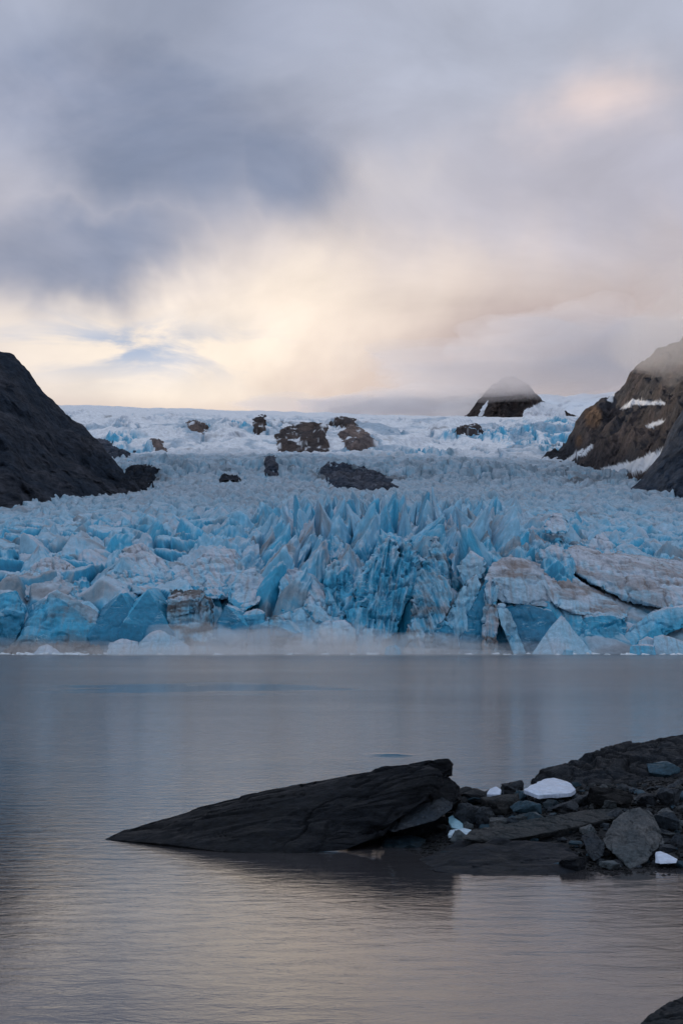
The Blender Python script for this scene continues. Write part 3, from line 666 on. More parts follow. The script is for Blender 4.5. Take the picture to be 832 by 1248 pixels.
# ice lying on the rocks
def icechunk(name, pts, label, mat=None, seed=0, L=.05, a=.045, c=(.80, .84, .90), cat='ice chunk', group=None, sc_=1.5):
    V, T, N = hull_np(pts, L, 22, None)
    for _ in range(2):          # melt the edges
        acc = np.zeros_like(V); k = np.zeros(len(V))
        for i, j in ((0, 1), (1, 2), (2, 0), (1, 0), (2, 1), (0, 2)): np.add.at(acc, T[:, i], V[T[:, j]]); np.add.at(k, T[:, i], 1)
        V = .3*V+.7*acc/k[:, None]
    V = V+N*(a*f3(V[:, 0]*sc_*2, V[:, 1]*sc_*2, V[:, 2]*sc_*2, seed, 4))[:, None]
    o = mesh_np(name, V, T, mat or M_SNOWICE, np.tile(np.array(c), (len(V), 1)), True)
    return tag(o, label, cat, group)
def prism(top, thick, Yf):
    """flat chunk lying down: outline pixels with distances, thickness in metres"""
    p = [P(*q) for q in top]; return p+[(a, b, c-thick) for a, b, c in p]
WI = (.40, .48, .62)
plate = icechunk('ice_chunk', prism([(638, 969, 44.9), (660, 957, 47.2), (675, 954, 47.6), (692, 959, 47), (702, 968, 46), (696, 973, 45.2), (655, 976, 44.6)], .12, 0), 'largest flat white ice plate lying on the boulders', c=WI, seed=1)
icechunk('ice_chunk', prism([(593, 968, 44.8), (596, 961, 45.2), (604, 958, 45.4), (610, 962, 45.2), (609, 968, 44.8)], .08, 0), 'small rounded white ice lump perched on a boulder', c=WI, seed=2)
icechunk('ice_chunk', [P(545, 996, 42.8), P(551, 993, 43), P(557, 1000, 42.6), P(568, 1008, 42.3), P(564, 1012, 42.1), P(550, 1009, 42.2), P(546, 1003, 42.4), P(558, 1001, 43.2), P(566, 1009, 42.8)], 'bent pale blue ice chunk among the dark boulders', c=(.25, .48, .62), seed=3)
icechunk('ice_chunk', prism([(546, 1017, 41.3), (549, 1011, 41.8), (565, 1009, 42), (580, 1013, 41.8), (582, 1019, 41.2), (560, 1019, 41)], .10, 0), 'long low pale blue ice strip on the gravel', c=(.45, .60, .74), seed=4)
icechunk('ice_chunk', [P(797, 1052, 37.6), P(798, 1038, 38.2), P(804, 1037, 38.3), P(812, 1045, 37.8), P(825, 1047, 37.6), P(824, 1052, 37.3), P(804, 1053, 37.3), P(803, 1045, 38.7), P(822, 1049, 38.2)], 'white ice wedge with a pointed top on the gravel at the right', c=WI, seed=5)

plate.location.z = .17
# ------------------------------------------------------------------ seracs at the front
def serac(label, hulls, front=.9, top=.12, dirt=.1, dark=0., flute=.35, skew=0., a=.5, seed=0, L=.5, name='serac', group='seracs along the glacier front', dirttop=0., cat='serac', mat=None, foot=0., L2=9., gain=1.):
    parts = [hull_np(pts_px(h), L, 26, L2) for h in hulls]
    V, T, N = join_np(parts)
    x, y, z = V.T
    fl = r2((x+skew*z)/1.9+.5*f3(x*.12, y*.12, z*.12, seed+1, 2), z/17+y/25, seed+2, 4)
    up = ss(.5, .9, N[:, 2])
    big = f3(x*.11, y*.11, z*.11, seed+3, 4, .55)
    fac = np.abs(f3(x*.17+9, y*.17, z*.17, seed+21, 3))
    d = a*2.6*big+flute*2.6*(fl-.45)*(1-up*.7)+a*.5*f3(x*.5, y*.5, z*.5, seed+5, 5, .62)-a*3.*(1-ss(0, .14, fac))*(.35+flute)+a*.45*(r2(x*.35+z*.2, y*.3+z*.35, seed+6, 3)-.4)
    Vn = V+N*d[:, None]
    tone = f3(x*.16, y*.16, z*.10, seed+9, 4)
    stripe = f2((x+skew*z)/1.6, z/14+y/9, seed+31, 4)
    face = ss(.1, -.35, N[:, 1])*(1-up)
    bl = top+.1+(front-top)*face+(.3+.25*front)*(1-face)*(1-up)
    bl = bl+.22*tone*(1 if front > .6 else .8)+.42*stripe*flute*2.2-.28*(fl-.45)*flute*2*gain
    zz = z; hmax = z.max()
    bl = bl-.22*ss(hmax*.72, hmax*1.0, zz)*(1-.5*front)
    dn = f2(x/17+.5*tone, z/6+y/12, seed+41, 6, .55)
    dt = dirt*ss(-.1, .35, dn)+dirttop*up*ss(-.3, .2, dn)+foot*ss(6, 1.5, zz+2*dn)*.9
    st2 = f2((x+skew*z)/1.1+tone, z/22+y/15, seed+51, 4); dt = dt+.38*ss(.02, .4, st2)*(1-ss(.5, 1., bl))
    dk = dark*ss(-.15, .2, dn+.1*tone)
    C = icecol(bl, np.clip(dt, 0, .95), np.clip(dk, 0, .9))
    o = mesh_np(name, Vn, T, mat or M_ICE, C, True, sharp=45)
    return tag(o, label, cat, group)
B = 799   # seen foot line, just under the water
serac('deep blue serac face cut off by the left edge of the picture', [[(-60, B, 430), (-50, 735, 436), (-20, 722, 444), (20, 718, 442), (30, 748, 434), (24, 770, 431), (10, B, 429), (-60, 730, 470), (30, 735, 468)]], front=1.0, flute=.12, seed=1, a=.6, foot=.6)
serac('low teal serac mound with a steep dark notch left of the double peaked face', [[(0, B, 428), (30, 770, 431), (62, 720, 442), (70, 716, 444), (88, 735, 440), (118, 748, 440), (128, 770, 433), (125, B, 428), (60, 725, 470), (125, 745, 470), (10, 760, 460)]], front=.62, dirt=.35, flute=.2, seed=2, dark=.25, foot=1.)
serac('double peaked dark blue triangular ice face', [[(106, 776, 431), (148, 722, 440), (156, 721, 441), (166, 732, 440), (175, 775, 430), (115, B, 429), (170, B, 428), (150, 719, 462), (106, 752, 462)], [(150, 760, 431), (164, 731, 440), (180, 717, 442), (190, 732, 439), (206, 764, 433), (214, 775, 433), (200, B, 429), (135, B, 428), (196, 716, 462), (222, 745, 462)]], front=1.12, flute=.03, seed=3, a=.25, dirt=.0, top=.05, foot=.5)
serac('brown stained serac with grooved lower cliff right of the double peaked face', [[(205, B, 430), (206, 730, 438), (222, 724, 442), (245, 722, 442), (255, 740, 436), (262, B, 429), (210, 724, 464), (262, 728, 464)], [(202, 735, 440), (232, 728, 436), (250, 724, 437), (238, 745, 434), (212, 752, 435), (206, 722, 450), (250, 720, 452)]], front=.3, dirt=1., dirttop=.5, dark=.8, flute=.4, seed=4)
serac('small blue triangular serac right of the brown stained cliff', [[(252, 778, 432), (275, 737, 437), (290, 745, 437), (302, 765, 433), (298, B, 429), (252, B, 429), (285, 735, 458), (310, 750, 455)]], front=.95, flute=.1, seed=5, foot=.6)
serac('pair of little blue points between larger seracs', [[(296, 752, 438), (312, 743, 440), (322, 748, 438), (326, 766, 434), (300, B, 430), (326, B, 430), (315, 740, 455)], [(318, 762, 434), (326, 756, 436), (332, 764, 434), (332, B, 430), (316, B, 430), (328, 752, 448)]], front=.9, flute=.15, seed=6, foot=.5)
serac('dark navy serac block with a slanting top', [[(328, 762, 433), (333, 750, 437), (350, 756, 436), (368, 772, 433), (366, B, 429), (328, B, 430), (340, 748, 452), (372, 762, 452)]], front=1.15, dark=.75, flute=.3, seed=7, dirt=.3, foot=.5)
serac('pale serac slope with a deep blue notch on its right shoulder', [[(336, 752, 440), (372, 738, 444), (392, 750, 440), (418, 762, 436), (400, 790, 430), (362, B, 430), (366, 732, 462), (424, 750, 460)], [(368, 740, 443), (376, 722, 450), (395, 742, 446), (412, 758, 440), (385, 760, 437), (380, 730, 462)]], front=.55, flute=.25, seed=8, foot=.5)
serac('rounded grey ice block half hidden in mist', [[(384, B, 428), (388, 765, 431), (398, 756, 434), (420, 756, 434), (432, 766, 431), (436, B, 428), (395, 754, 448), (430, 758, 448)]], front=.2, dirt=.35, flute=.15, seed=9, foot=.8)
serac('broad pale blue curved serac sweeping down left of the tall fan', [[(340, 700, 458), (352, 692, 462), (378, 700, 460), (400, 728, 452), (425, 752, 442), (418, 770, 436), (372, 760, 440), (340, 750, 444), (345, 690, 480), (420, 720, 478)]], front=.42, flute=.45, skew=.5, seed=10)
serac('narrow vertical blue fins left of the tall fan', [[(398, 690, 456), (410, 684, 458), (416, 705, 452), (420, 752, 442), (404, 756, 440), (396, 720, 450), (408, 682, 476)], [(410, 700, 452), (424, 690, 455), (430, 712, 450), (424, 758, 440), (412, 758, 440), (420, 688, 474)]], front=.75, flute=.6, seed=11)
serac('tallest fan shaped serac with two pointed tips and deep vertical grooves', [[(412, 772, 438), (420, 735, 443), (442, 700, 449), (458, 676, 453), (474, 656, 456), (486, 676, 453), (500, 712, 448), (492, 745, 441), (478, 775, 435), (440, 790, 431), (474, 655, 474), (500, 700, 474), (430, 710, 474)],
    [(480, 690, 452), (494, 660, 458), (504, 676, 456), (516, 704, 450), (500, 730, 446), (484, 745, 443), (495, 658, 474), (515, 690, 474)],
    [(412, 775, 436), (432, 735, 440), (446, 730, 441), (452, 765, 434), (466, B, 429), (420, B, 428), (440, 726, 452)]], front=.60, flute=.75, skew=-.15, seed=12, a=.6, foot=.35)
serac('upright serac with brown streaks right of the tall fan', [[(498, 752, 440), (510, 706, 449), (520, 680, 454), (531, 656, 458), (543, 680, 454), (548, 720, 447), (540, 760, 437), (520, B, 430), (490, B, 430), (530, 655, 474), (550, 700, 474)],
    [(520, 745, 438), (534, 702, 445), (548, 708, 445), (553, 728, 441), (536, 765, 434), (520, B, 430), (545, 700, 460)]], front=.45, flute=.65, skew=.35, dirt=.6, seed=13, foot=.5)
serac('stepped pale ice blocks leading up to the brown capped serac', [[(536, 762, 436), (548, 745, 438), (568, 708, 444), (580, 700, 446), (586, 712, 443), (566, 742, 438), (552, 770, 434), (560, B, 430), (530, B, 430), (575, 698, 464)],
    [(556, 690, 454), (572, 672, 458), (592, 684, 456), (588, 704, 450), (564, 716, 448), (576, 672, 474)]], front=.35, flute=.25, dirt=.2, seed=14)
serac('small bright blue face at the foot of the stepped ice', [[(524, B, 429), (532, 760, 433), (540, 754, 434), (552, 766, 432), (560, B, 429), (545, 752, 450)]], front=.95, flute=.15, seed=15, foot=.6)
cap = dict(group='seracs along the glacier front')
undercut = serac('large serac with brown weathered cap and dark blue undercut face', [
    [(552, 778, 435), (572, 742, 438), (592, 706, 443), (604, 712, 443), (604, B, 431), (560, B, 430), (600, 700, 460)],
    [(600, 742, 442), (640, 735, 442), (672, 745, 440), (690, 770, 436), (688, B, 433), (602, B, 433), (640, 725, 462)]], front=1.08, flute=.12, a=.35, seed=16, foot=.3)
def part_of(o, name, parent):
    o.name = name; o.parent = parent
    for k in ('category', 'group'):
        if k in o: del o[k]
pillar = serac('brown streaked ice pillar standing in front of the dark blue face', [[(588, 722, 440), (598, 704, 443), (606, 712, 441), (607, 760, 434), (605, B, 429), (588, B, 429), (592, 750, 434), (600, 702, 454)]], front=.2, dirt=.85, flute=.5, seed=17, foot=.4)
ice_cap = serac('smooth grey brown ice cap arching over the dark blue face', [[(590, 706, 443), (600, 686, 452), (618, 678, 460), (640, 682, 458), (660, 700, 450), (676, 728, 444), (668, 740, 442), (636, 732, 442), (612, 734, 441), (598, 722, 441), (625, 676, 478), (665, 695, 474), (595, 700, 474)]], front=.12, dirt=.5, dirttop=.4, flute=.12, seed=18, top=.0)
buttress = serac('thin pale buttress leaning across the dark blue face', [[(604, 738, 437), (612, 736, 438), (618, 744, 436), (636, 782, 431), (640, B, 429), (626, B, 429), (612, 765, 433), (615, 735, 446)]], front=.35, flute=.2, seed=19)
part_of(pillar, 'ice_pillar', undercut); part_of(ice_cap, 'ice_cap', undercut); part_of(buttress, 'ice_buttress', undercut)
serac('wide tilted ice plate with brown dirt band sloping to the right', [[(648, 692, 462), (665, 690, 464), (700, 706, 458), (740, 728, 452), (762, 744, 447), (764, 752, 444), (735, 752, 441), (700, 748, 440), (676, 738, 441), (660, 715, 446), (650, 690, 480), (765, 735, 470)]], front=.15, dirt=.45, dirttop=.45, flute=.1, top=.02, seed=20)
serac('teal ice wall beneath the tilted plate', [[(684, 742, 444), (710, 752, 440), (740, 755, 440), (763, 752, 441), (762, 772, 438), (740, 786, 436), (700, B, 434), (690, 790, 433), (760, B, 436), (750, 748, 458), (690, 742, 458)]], front=.68, flute=.18, seed=21, a=.7, foot=.5)
serac('long blue ice arm curving down from the right edge to the water', [[(750, B, 432), (754, 782, 435), (772, 762, 439), (790, 748, 442), (812, 742, 443), (860, 738, 444), (862, 752, 441), (815, 762, 438), (790, 770, 436), (768, 790, 432), (800, 740, 458), (862, 735, 460)]], front=.62, flute=.2, seed=22, a=.5)
serac('dull grey undercut ice cliff below the curving blue arm', [[(768, B, 439), (780, 772, 441), (812, 763, 442), (880, 756, 442), (880, B, 439), (800, 760, 455), (880, 752, 455)]], front=.15, dirt=.6, flute=.25, seed=23, foot=.6)
serac('pale plate of ice with a fluted left cliff above the long crack', [[(686, 672, 478), (700, 668, 484), (750, 676, 486), (810, 700, 474), (860, 716, 468), (862, 740, 450), (812, 742, 450), (770, 735, 455), (735, 718, 458), (706, 700, 464), (688, 690, 470), (700, 664, 520), (860, 690, 520)]], front=.25, dirt=.3, dirttop=.35, flute=.3, top=.0, seed=24, L=.6)
serac('cluster of bright blue fluted columns at the head of the crack', [[(658, 672, 474), (672, 664, 478), (686, 668, 476), (698, 680, 470), (700, 700, 464), (682, 704, 462), (662, 694, 466), (680, 660, 492)]], front=.7, flute=.6, seed=25)
serac('sharp small pyramid serac above the pale plate', [[(708, 674, 500), (724, 652, 512), (734, 650, 514), (752, 672, 502), (745, 680, 495), (715, 680, 496), (735, 650, 530)]], front=.3, flute=.25, seed=26)
serac('rounded bright blue knob serac right of centre in the middle field', [[(662, 642, 560), (670, 626, 570), (684, 626, 572), (694, 640, 565), (690, 650, 555), (664, 650, 555), (680, 624, 590)]], front=.6, flute=.2, seed=27)
serac('grey brown striped ice dome behind the double peaked face', [[(128, 700, 470), (148, 672, 490), (172, 664, 496), (196, 680, 490), (215, 705, 475), (205, 725, 460), (150, 722, 458), (128, 715, 462), (175, 664, 515)]], front=.18, dirt=.35, flute=.45, skew=.9, seed=28)
serac('striped pale ice hump behind the left mound', [[(24, 705, 474), (48, 682, 486), (66, 678, 490), (90, 692, 482), (112, 712, 470), (100, 735, 452), (50, 740, 450), (25, 725, 456), (70, 677, 510)]], front=.2, dirt=.4, flute=.45, skew=.8, seed=29)
serac('broad pale ridge of ice with a brown crest above the brown stained cliff', [[(205, 712, 468), (225, 690, 480), (262, 668, 492), (285, 672, 490), (300, 700, 474), (290, 728, 456), (240, 730, 452), (208, 725, 458), (270, 668, 512)]], front=.4, dirt=.3, flute=.4, skew=.7, seed=30)
serac('blue hollow faced serac in the middle left of the front', [[(276, 725, 456), (290, 700, 466), (312, 692, 472), (324, 705, 466), (316, 735, 450), (296, 745, 445), (278, 738, 448), (310, 690, 490)]], front=.75, flute=.2, seed=31)

# floating ice
def floe(pts, label, front=.2, top=.0, seed=0, name='iceberg', cat='iceberg', group='ice floating at the glacier foot', **k):
    return serac(label, pts if isinstance(pts[0], list) else [pts], front=front, top=top, seed=seed, L=.3, a=.15, flute=.08, dirt=0, name=name, cat=cat, group=group, mat=M_FLO, **k)
floe([(646, B, 418), (662, 775, 421), (684, 749, 425), (690, 760, 424), (722, 797, 419), (724, B, 418), (676, B, 413), (690, 790, 432), (650, 795, 430)], 'tall white pyramid shaped iceberg in front of the dark blue face', front=.12, seed=51)
floe([[(130, B, 415), (134, 784, 418), (150, 778, 420), (168, 782, 418), (175, B, 415), (155, 786, 426)], [(165, B, 414), (170, 782, 417), (186, 768, 420), (196, 767, 420), (208, 783, 418), (230, 787, 416), (232, B, 414), (195, 780, 428)]], 'white lumpy iceberg below the double peaked face', front=.1, seed=52)
floe([(767, B, 412), (768, 787, 414), (784, 786, 414), (796, 788, 414), (799, B, 412), (783, 785, 424), (796, 786, 424)], 'bright turquoise floating ice block', front=.55, top=.1, seed=53)
floe([(776, 790, 421), (778, 781, 422), (788, 776, 423), (796, 779, 422), (797, 790, 421), (788, 778, 430), (780, B, 420), (797, B, 420)], 'dirty white ice lump behind the turquoise block', front=.15, seed=54)
floe([(794, B, 418), (796, 776, 421), (806, 773, 422), (835, 783, 421), (850, 792, 419), (840, B, 417), (815, 776, 430)], 'pale blue ice slab sliding into the water at the right edge', front=.25, top=.1, seed=55)
floe([(683, B, 409), (686, 792, 410), (692, 789, 411), (698, 793, 410), (699, B, 409), (692, 792, 415)], 'little cyan ice lump before the white pyramid', front=.45, seed=56)
floe([(468, B, 411), (470, 789, 412), (480, 785, 413), (488, 790, 412), (489, B, 411), (480, 787, 418)], 'small pale cyan ice lump below the tall fan', front=.35, seed=57)
floe([(38, B, 416), (48, 788, 419), (58, 785, 420), (68, 790, 419), (80, B, 416), (58, 790, 425)], 'low white ice lump near the left end of the front', front=.15, seed=58)
rg = random.Random(9); ch0 = None
for k in range(90):
    px = rg.choice([rg.uniform(-20, 150), rg.uniform(560, 860), rg.uniform(-20, 860)]); Y = rg.uniform(405, 428)
    if ch0 is None:
        ch0 = icechunk('brash_ice', [(rg.uniform(-1, 1), rg.uniform(-1, 1), rg.uniform(-.4, .55)) for _ in range(14)], 'small white piece of brash ice in the line along the glacier foot', M_FLO, c=(.6, .68, .76), L=.3, a=.08, cat='brash ice', group='brash ice along the glacier foot'); o = ch0
    else: o = ch0.copy(); COL.objects.link(o)
    s = rg.uniform(.5, 1.9); o.location = ((px-416)/F*Y, Y, .05); o.scale = (s*1.5, s, s*.8); o.rotation_euler = (0, 0, rg.uniform(0, 6.28))

# rock outcrops poking through the ice
def nunatak(poly, Yn, depth, label, seed, mat=None, Y0=None, Y1=None, H=None, soft=3.):
    """bare rock standing out of the ice: follows the ice surface and rises through it"""
    mat = mat or M_FAR
    xs_ = [p[0] for p in poly]; lo, hi = min(xs_)-14, max(xs_)+14
    Y0 = Y0 or Yn-260*(Yn/2300)**2; Y1 = Y1 or Yn+620*(Yn/2300)**2; H = H or 3.2*(Yn/2300)
    nc = int(max(40, (hi-lo)*1.6)); nr = 150
    PX, Y = np.meshgrid(np.linspace(lo, hi, nc), np.linspace(Y0, Y1, nr)); X = (PX-416)/F/CP*Y
    Z = glacier_z(X, Y); py = 624-F*np.tan(np.arctan((Z-CH)/Y)-PITCH)
    jx = 7*f2(X/28, Y/60, seed+3, 5, .6); jy = 6*f2(X/28+5, Y/60, seed+8, 5, .6)
    m = np.zeros(X.shape)
    for a, b_ in ((0, 0), (1, 0), (-1, 0), (0, 1), (0, -1), (.7, .7), (-.7, .7), (.7, -.7), (-.7, -.7)):
        m += inpoly(PX+jx+a*soft, py+jy+b_*soft*.8, poly)
    m /= 9
    k = Yn/2300
    rg_ = r2(X/(60*k)+.4*f2(X/30, Y/30, seed, 2), Y/(90*k), seed+12, 5, .58)
    Zo = Z+(m-.45)*2.4*H+H*1.5*(rg_-.45)*ss(0, .6, m)
    V = np.stack([X, Y, Zo], -1).reshape(-1, 3); Fq = gridfaces(nr, nc)
    keep = (m.ravel()[Fq].max(1) > .08); Fq = Fq[keep]; u_, inv = np.unique(Fq, return_inverse=True)
    C = np.zeros((len(u_), 3)); sn = f2(X/(26*k), Y/(40*k), seed+40, 5).ravel()[u_]; C[:, 0] = ss(.16, .34, sn)*.85*(mat is M_FAR)
    o = mesh_np('rock_outcrop', V[u_], inv.reshape(-1, 4), mat, C)
    return tag(o, label, 'rock outcrop')
nunatak([(332, 532), (345, 522), (368, 515), (400, 518), (396, 535), (402, 556), (372, 557), (340, 548)], 2330, 190, 'brown rock outcrop left of the snow tongue in the upper icefall', 1)
nunatak([(396, 516), (412, 509), (432, 512), (440, 520), (425, 521)], 2480, 120, 'thin brown rock crest above the snow tongue', 2)
nunatak([(412, 528), (430, 519), (448, 528), (464, 543), (450, 545), (434, 556), (424, 548)], 2330, 150, 'crooked brown rock rib right of the snow tongue', 3)
nunatak([(223, 516), (238, 513), (254, 520), (248, 530), (232, 524)], 2420, 100, 'small dark rock in the snow above the blue ice cliff', 4)
nunatak([(180, 535), (196, 538), (206, 551), (190, 549)], 2230, 80, 'narrow dark rock at the edge of the upper left ice', 5)
nunatak([(388, 574), (398, 566), (425, 567), (458, 575), (480, 588), (490, 600), (450, 603), (425, 602), (405, 592)], 1500, 110, 'wide dark rubble covered outcrop at the centre of the icefall step', 6, M_MTL)
nunatak([(106, 545), (112, 533), (128, 538), (148, 548), (162, 556), (128, 556)], 1950, 120, 'dark rock shelf beside the foot of the left mountain', 7, M_MTL)
nunatak([(148, 575), (160, 567), (190, 568), (196, 575), (186, 586), (170, 604), (160, 590)], 1480, 90, 'black rocks at the left end of the icefall step', 8, M_MTL)
nunatak([(322, 560), (326, 557), (337, 558), (338, 580), (322, 580)], 1600, 30, 'small square black rock step in the middle of the icefall', 9, M_MTL, H=2.2, soft=1.5)
nunatak([(266, 588), (272, 581), (290, 582), (296, 594), (280, 600), (268, 598)], 1560, 50, 'dark boulder beside the snow patch at the foot of the icefall', 10, M_MTL, soft=2)

nunatak([(306, 526), (310, 510), (322, 508), (324, 522), (316, 530)], 2500, 100, 'narrow upright dark rock rib in the snow just left of the brown outcrop', 15, soft=2)
nunatak([(556, 522), (575, 517), (590, 522), (580, 528), (562, 527)], 2450, 100, 'small brown rock patch in the snow below the middle peak', 17, soft=2)

# ------------------------------------------------------------------ lake
def build_water():
    m, nt, b = newmat('lake_water')
    geo = nd(nt, 'ShaderNodeNewGeometry').outputs['Position']
    b.inputs['Base Color'].default_value = (.035, .034, .038, 1); b.inputs['IOR'].default_value = 1.6
    b.inputs['Specular IOR Level'].default_value = .5
    sp = nd(nt, 'ShaderNodeSeparateXYZ'); nt.links.new(geo, sp.inputs[0])
    # calm slicks and wind streaks
    big = noise(nt, mapping(nt, geo, (.010, .035, 1)), 1., 5, .6, .5)
    far = mapr(nt, sp.outputs[1], 120, 330, 1, 0)
    n1 = noise(nt, mapping(nt, geo, (.55, 1.25, 1), (0, 0, .12)), 1.5, 5, .6, .5)
    n2_ = noise(nt, mapping(nt, geo, (1, 1.9, 1), (0, 0, -.2)), 3.6, 5, .6, .3)
    n3_ = noise(nt, mapping(nt, geo, (.5, 1.0, 1), (0, 0, .3)), .32, 3, .5)
    amp = mapr(nt, big, .30, .62, .35, 1.15, 'LINEAR')
    h = mth(nt, 'ADD', mth(nt, 'MULTIPLY', n1, .040), mth(nt, 'MULTIPLY', n2_, .009))
    h = mth(nt, 'ADD', h, mth(nt, 'MULTIPLY', n3_, .022))
    # two calm slicks near the ice
    slick = mapr(nt, mth(nt, 'ADD', noise(nt, mapping(nt, geo, (.045, .16, 1)), 1., 7, .7, .6), mth(nt, 'MULTIPLY', gauss2(nt, sp, -16, 160, 24, 26), .55)), .78, .92)
    s2 = mapr(nt, mth(nt, 'ADD', noise(nt, mapping(nt, geo, (.1, .15, 1)), 1., 4, .6), mth(nt, 'MULTIPLY', gauss2(nt, sp, 2.6, 71.5, 1.8, 2.6), .5)), .80, 1.05)
    slick = mth(nt, 'MAXIMUM', slick, s2)
    h = mth(nt, 'MULTIPLY', mth(nt, 'MULTIPLY', h, amp), mapr(nt, sp.outputs[1], 32, 150, .5, 7.5))
    h = mth(nt, 'MULTIPLY', h, mth(nt, 'SUBTRACT', 1., mth(nt, 'MULTIPLY', slick, .8)))
    bump(nt, b, h, 1., .75)
    r = mth(nt, 'ADD', mth(nt, 'MULTIPLY', mth(nt, 'SUBTRACT', 1., slick), .02), .025)
    r = mth(nt, 'ADD', r, mapr(nt, sp.outputs[1], 60, 220, 0, .12))
    nt.links.new(r, b.inputs['Roughness'])
    V = [(-6000, -300, 0), (6000, -300, 0), (6000, 900, 0), (-6000, 900, 0)]
    o = mesh_np('lake_water', V, [[0, 1, 2, 3]], m, smooth=False); tag(o, 'grey rippled lake water reflecting the clouds', 'water', kind='structure')
    V = [(-9000, -900, -12), (9000, -900, -12), (9000, 9000, -12), (-9000, 9000, -12)]
    tag(mesh_np('lake_bed_ground', V, [[0, 1, 2, 3]], M_GRAV, smooth=False), 'dark ground under the lake and the ice', 'ground', kind='structure')
def gauss2(nt, sp, cx, cy, sx, sy):
    a = mth(nt, 'DIVIDE', mth(nt, 'SUBTRACT', sp.outputs[0], cx), sx); b_ = mth(nt, 'DIVIDE', mth(nt, 'SUBTRACT', sp.outputs[1], cy), sy)
    q = mth(nt, 'ADD', mth(nt, 'MULTIPLY', a, a), mth(nt, 'MULTIPLY', b_, b_))
    return mth(nt, 'POWER', 2.718, mth(nt, 'MULTIPLY', q, -1.))
build_water()

# ------------------------------------------------------------------ mist and cloud
def puff(name, c, r, dens, label, seed=0, rough=.18, group=None, tint=(.86, .835, .845)):
    """even volume in a soft rounded cloud body: thin at its edge, so it fades out by itself"""
    n, k = 40, 64
    th = np.linspace(.02, math.pi-.02, n)[:, None]; ph = np.linspace(0, 2*math.pi, k, endpoint=False)[None]
    d = np.stack([np.sin(th)*np.cos(ph), np.sin(th)*np.sin(ph), np.cos(th)+0*ph], -1)
    q = 1+rough*1.6*f3(d[..., 0]*1.6+seed, d[..., 1]*1.6, d[..., 2]*1.6, seed, 4, .5)
    V = (d*q[..., None]*np.array(r)+np.array(c)).reshape(-1, 3)
    i_ = np.arange((n-1)*k); a = i_; b_ = (i_//k)*k+(i_+1) % k
    Fq = np.stack([a, a+k, b_+k, b_], 1)
    m = bpy.data.materials.new(name); m.use_nodes = True; nt = m.node_tree
    for q_ in list(nt.nodes):
        if q_.type != 'OUTPUT_MATERIAL': nt.nodes.remove(q_)
    out = nt.nodes[0]
    vol = nd(nt, 'ShaderNodeVolumePrincipled', Density=dens, Anisotropy=0.); vol.inputs['Color'].default_value = (*tint, 1)
    nt.links.new(vol.outputs[0], out.inputs['Volume'])
    m.cycles.homogeneous_volume = True
    o = mesh_np(name, V, Fq, m)
    bm = bmesh.new(); bm.from_mesh(o.data); bmesh.ops.holes_fill(bm, edges=bm.edges[:], sides=0); bmesh.ops.recalc_face_normals(bm, faces=bm.faces[:]); bm.to_mesh(o.data); bm.free()
    return tag(o, label, name.replace('_', ' '), group, kind='stuff')
for k, (px, Y, rx, ry, rz, dn) in enumerate([(245, 418, 16, 9, 9, .035), (300, 414, 20, 10, 7.5, .035), (352, 416, 18, 9, 9.5, .035), (415, 413, 17, 10, 8, .04), (460, 416, 15, 8, 5.5, .03), (520, 414, 22, 9, 6, .03), (120, 412, 30, 9, 3.5, .012), (0, 412, 24, 9, 4, .014), (610, 410, 26, 8, 3.5, .014), (380, 395, 60, 16, 2.2, .012), (205, 398, 26, 12, 3.2, .02)]):
    puff('mist', ((px-416)/F*Y, Y, .5), (rx, ry, rz), dn*.8, 'thin mist drifting over the water at the foot of the ice', 700+k, .3, tint=(.97, .975, 1))
rg = random.Random(21)
for k, (x, y, z, rx, ry, rz, dn) in enumerate([
        (470, 1500, 352, 170, 300, 62, .0017), (620, 1450, 352, 210, 320, 84, .0016), (800, 1500, 366, 260, 350, 105, .0016), (540, 1650, 395, 190, 260, 66, .0014),
        (330, 3900, 742, 260, 300, 46, .0026), (520, 3950, 784, 250, 320, 60, .0030), (640, 3850, 812, 230, 300, 60, .0026), (800, 3950, 775, 260, 320, 74, .0030), (1000, 3900, 800, 300, 340, 90, .0026),
        (430, 3900, 706, 300, 240, 44, .0026), (720, 3900, 716, 230, 240, 46, .0026),
        (120, 4600, 740, 200, 260, 40, .0045), (320, 4700, 752, 220, 260, 52, .0060), (20, 4650, 742, 170, 220, 26, .0040), (-150, 4700, 752, 200, 220, 16, .0040)]):
    puff('cloud', (x, y, z), (rx, ry, rz), dn, 'low cloud lying on the mountain tops', 720+k*5, .42)

# ------------------------------------------------------------------ sky
SUN_AZ, SUN_EL = R(-42), R(7.5)
w = bpy.data.worlds.new('World'); sc.world = w; w.use_nodes = True; nt = w.node_tree
w.cycles.sampling_method = 'MANUAL'; w.cycles.sample_map_resolution = 512
bg = nt.nodes['Background']
sky = nd(nt, 'ShaderNodeTexSky'); sky.sky_type = 'NISHITA'; sky.sun_disc = False; sky.sun_elevation = SUN_EL; sky.sun_rotation = SUN_AZ; sky.air_density = 1.2; sky.dust_density = 2.
skyc = mixc(nt, 1., sky.outputs[0], (1, 1, 1), 'MULTIPLY')
dirv = nd(nt, 'ShaderNodeTexCoord').outputs['Generated']
s3 = nd(nt, 'ShaderNodeSeparateXYZ'); nt.links.new(dirv, s3.inputs[0])
az = mth(nt, 'ARCTAN2', s3.outputs[0], s3.outputs[1]); el = mth(nt, 'ARCSINE', s3.outputs[2])
ae = nd(nt, 'ShaderNodeCombineXYZ'); nt.links.new(az, ae.inputs[0]); nt.links.new(el, ae.inputs[1]); AE = ae.outputs[0]
wa = noise(nt, AE, 5., 5, .55, .3); wb = noise(nt, mapping(nt, AE, (1, 1, 1), (0, 0, 0), (7.3, 2.1, 0)), 5., 5, .55, .3)
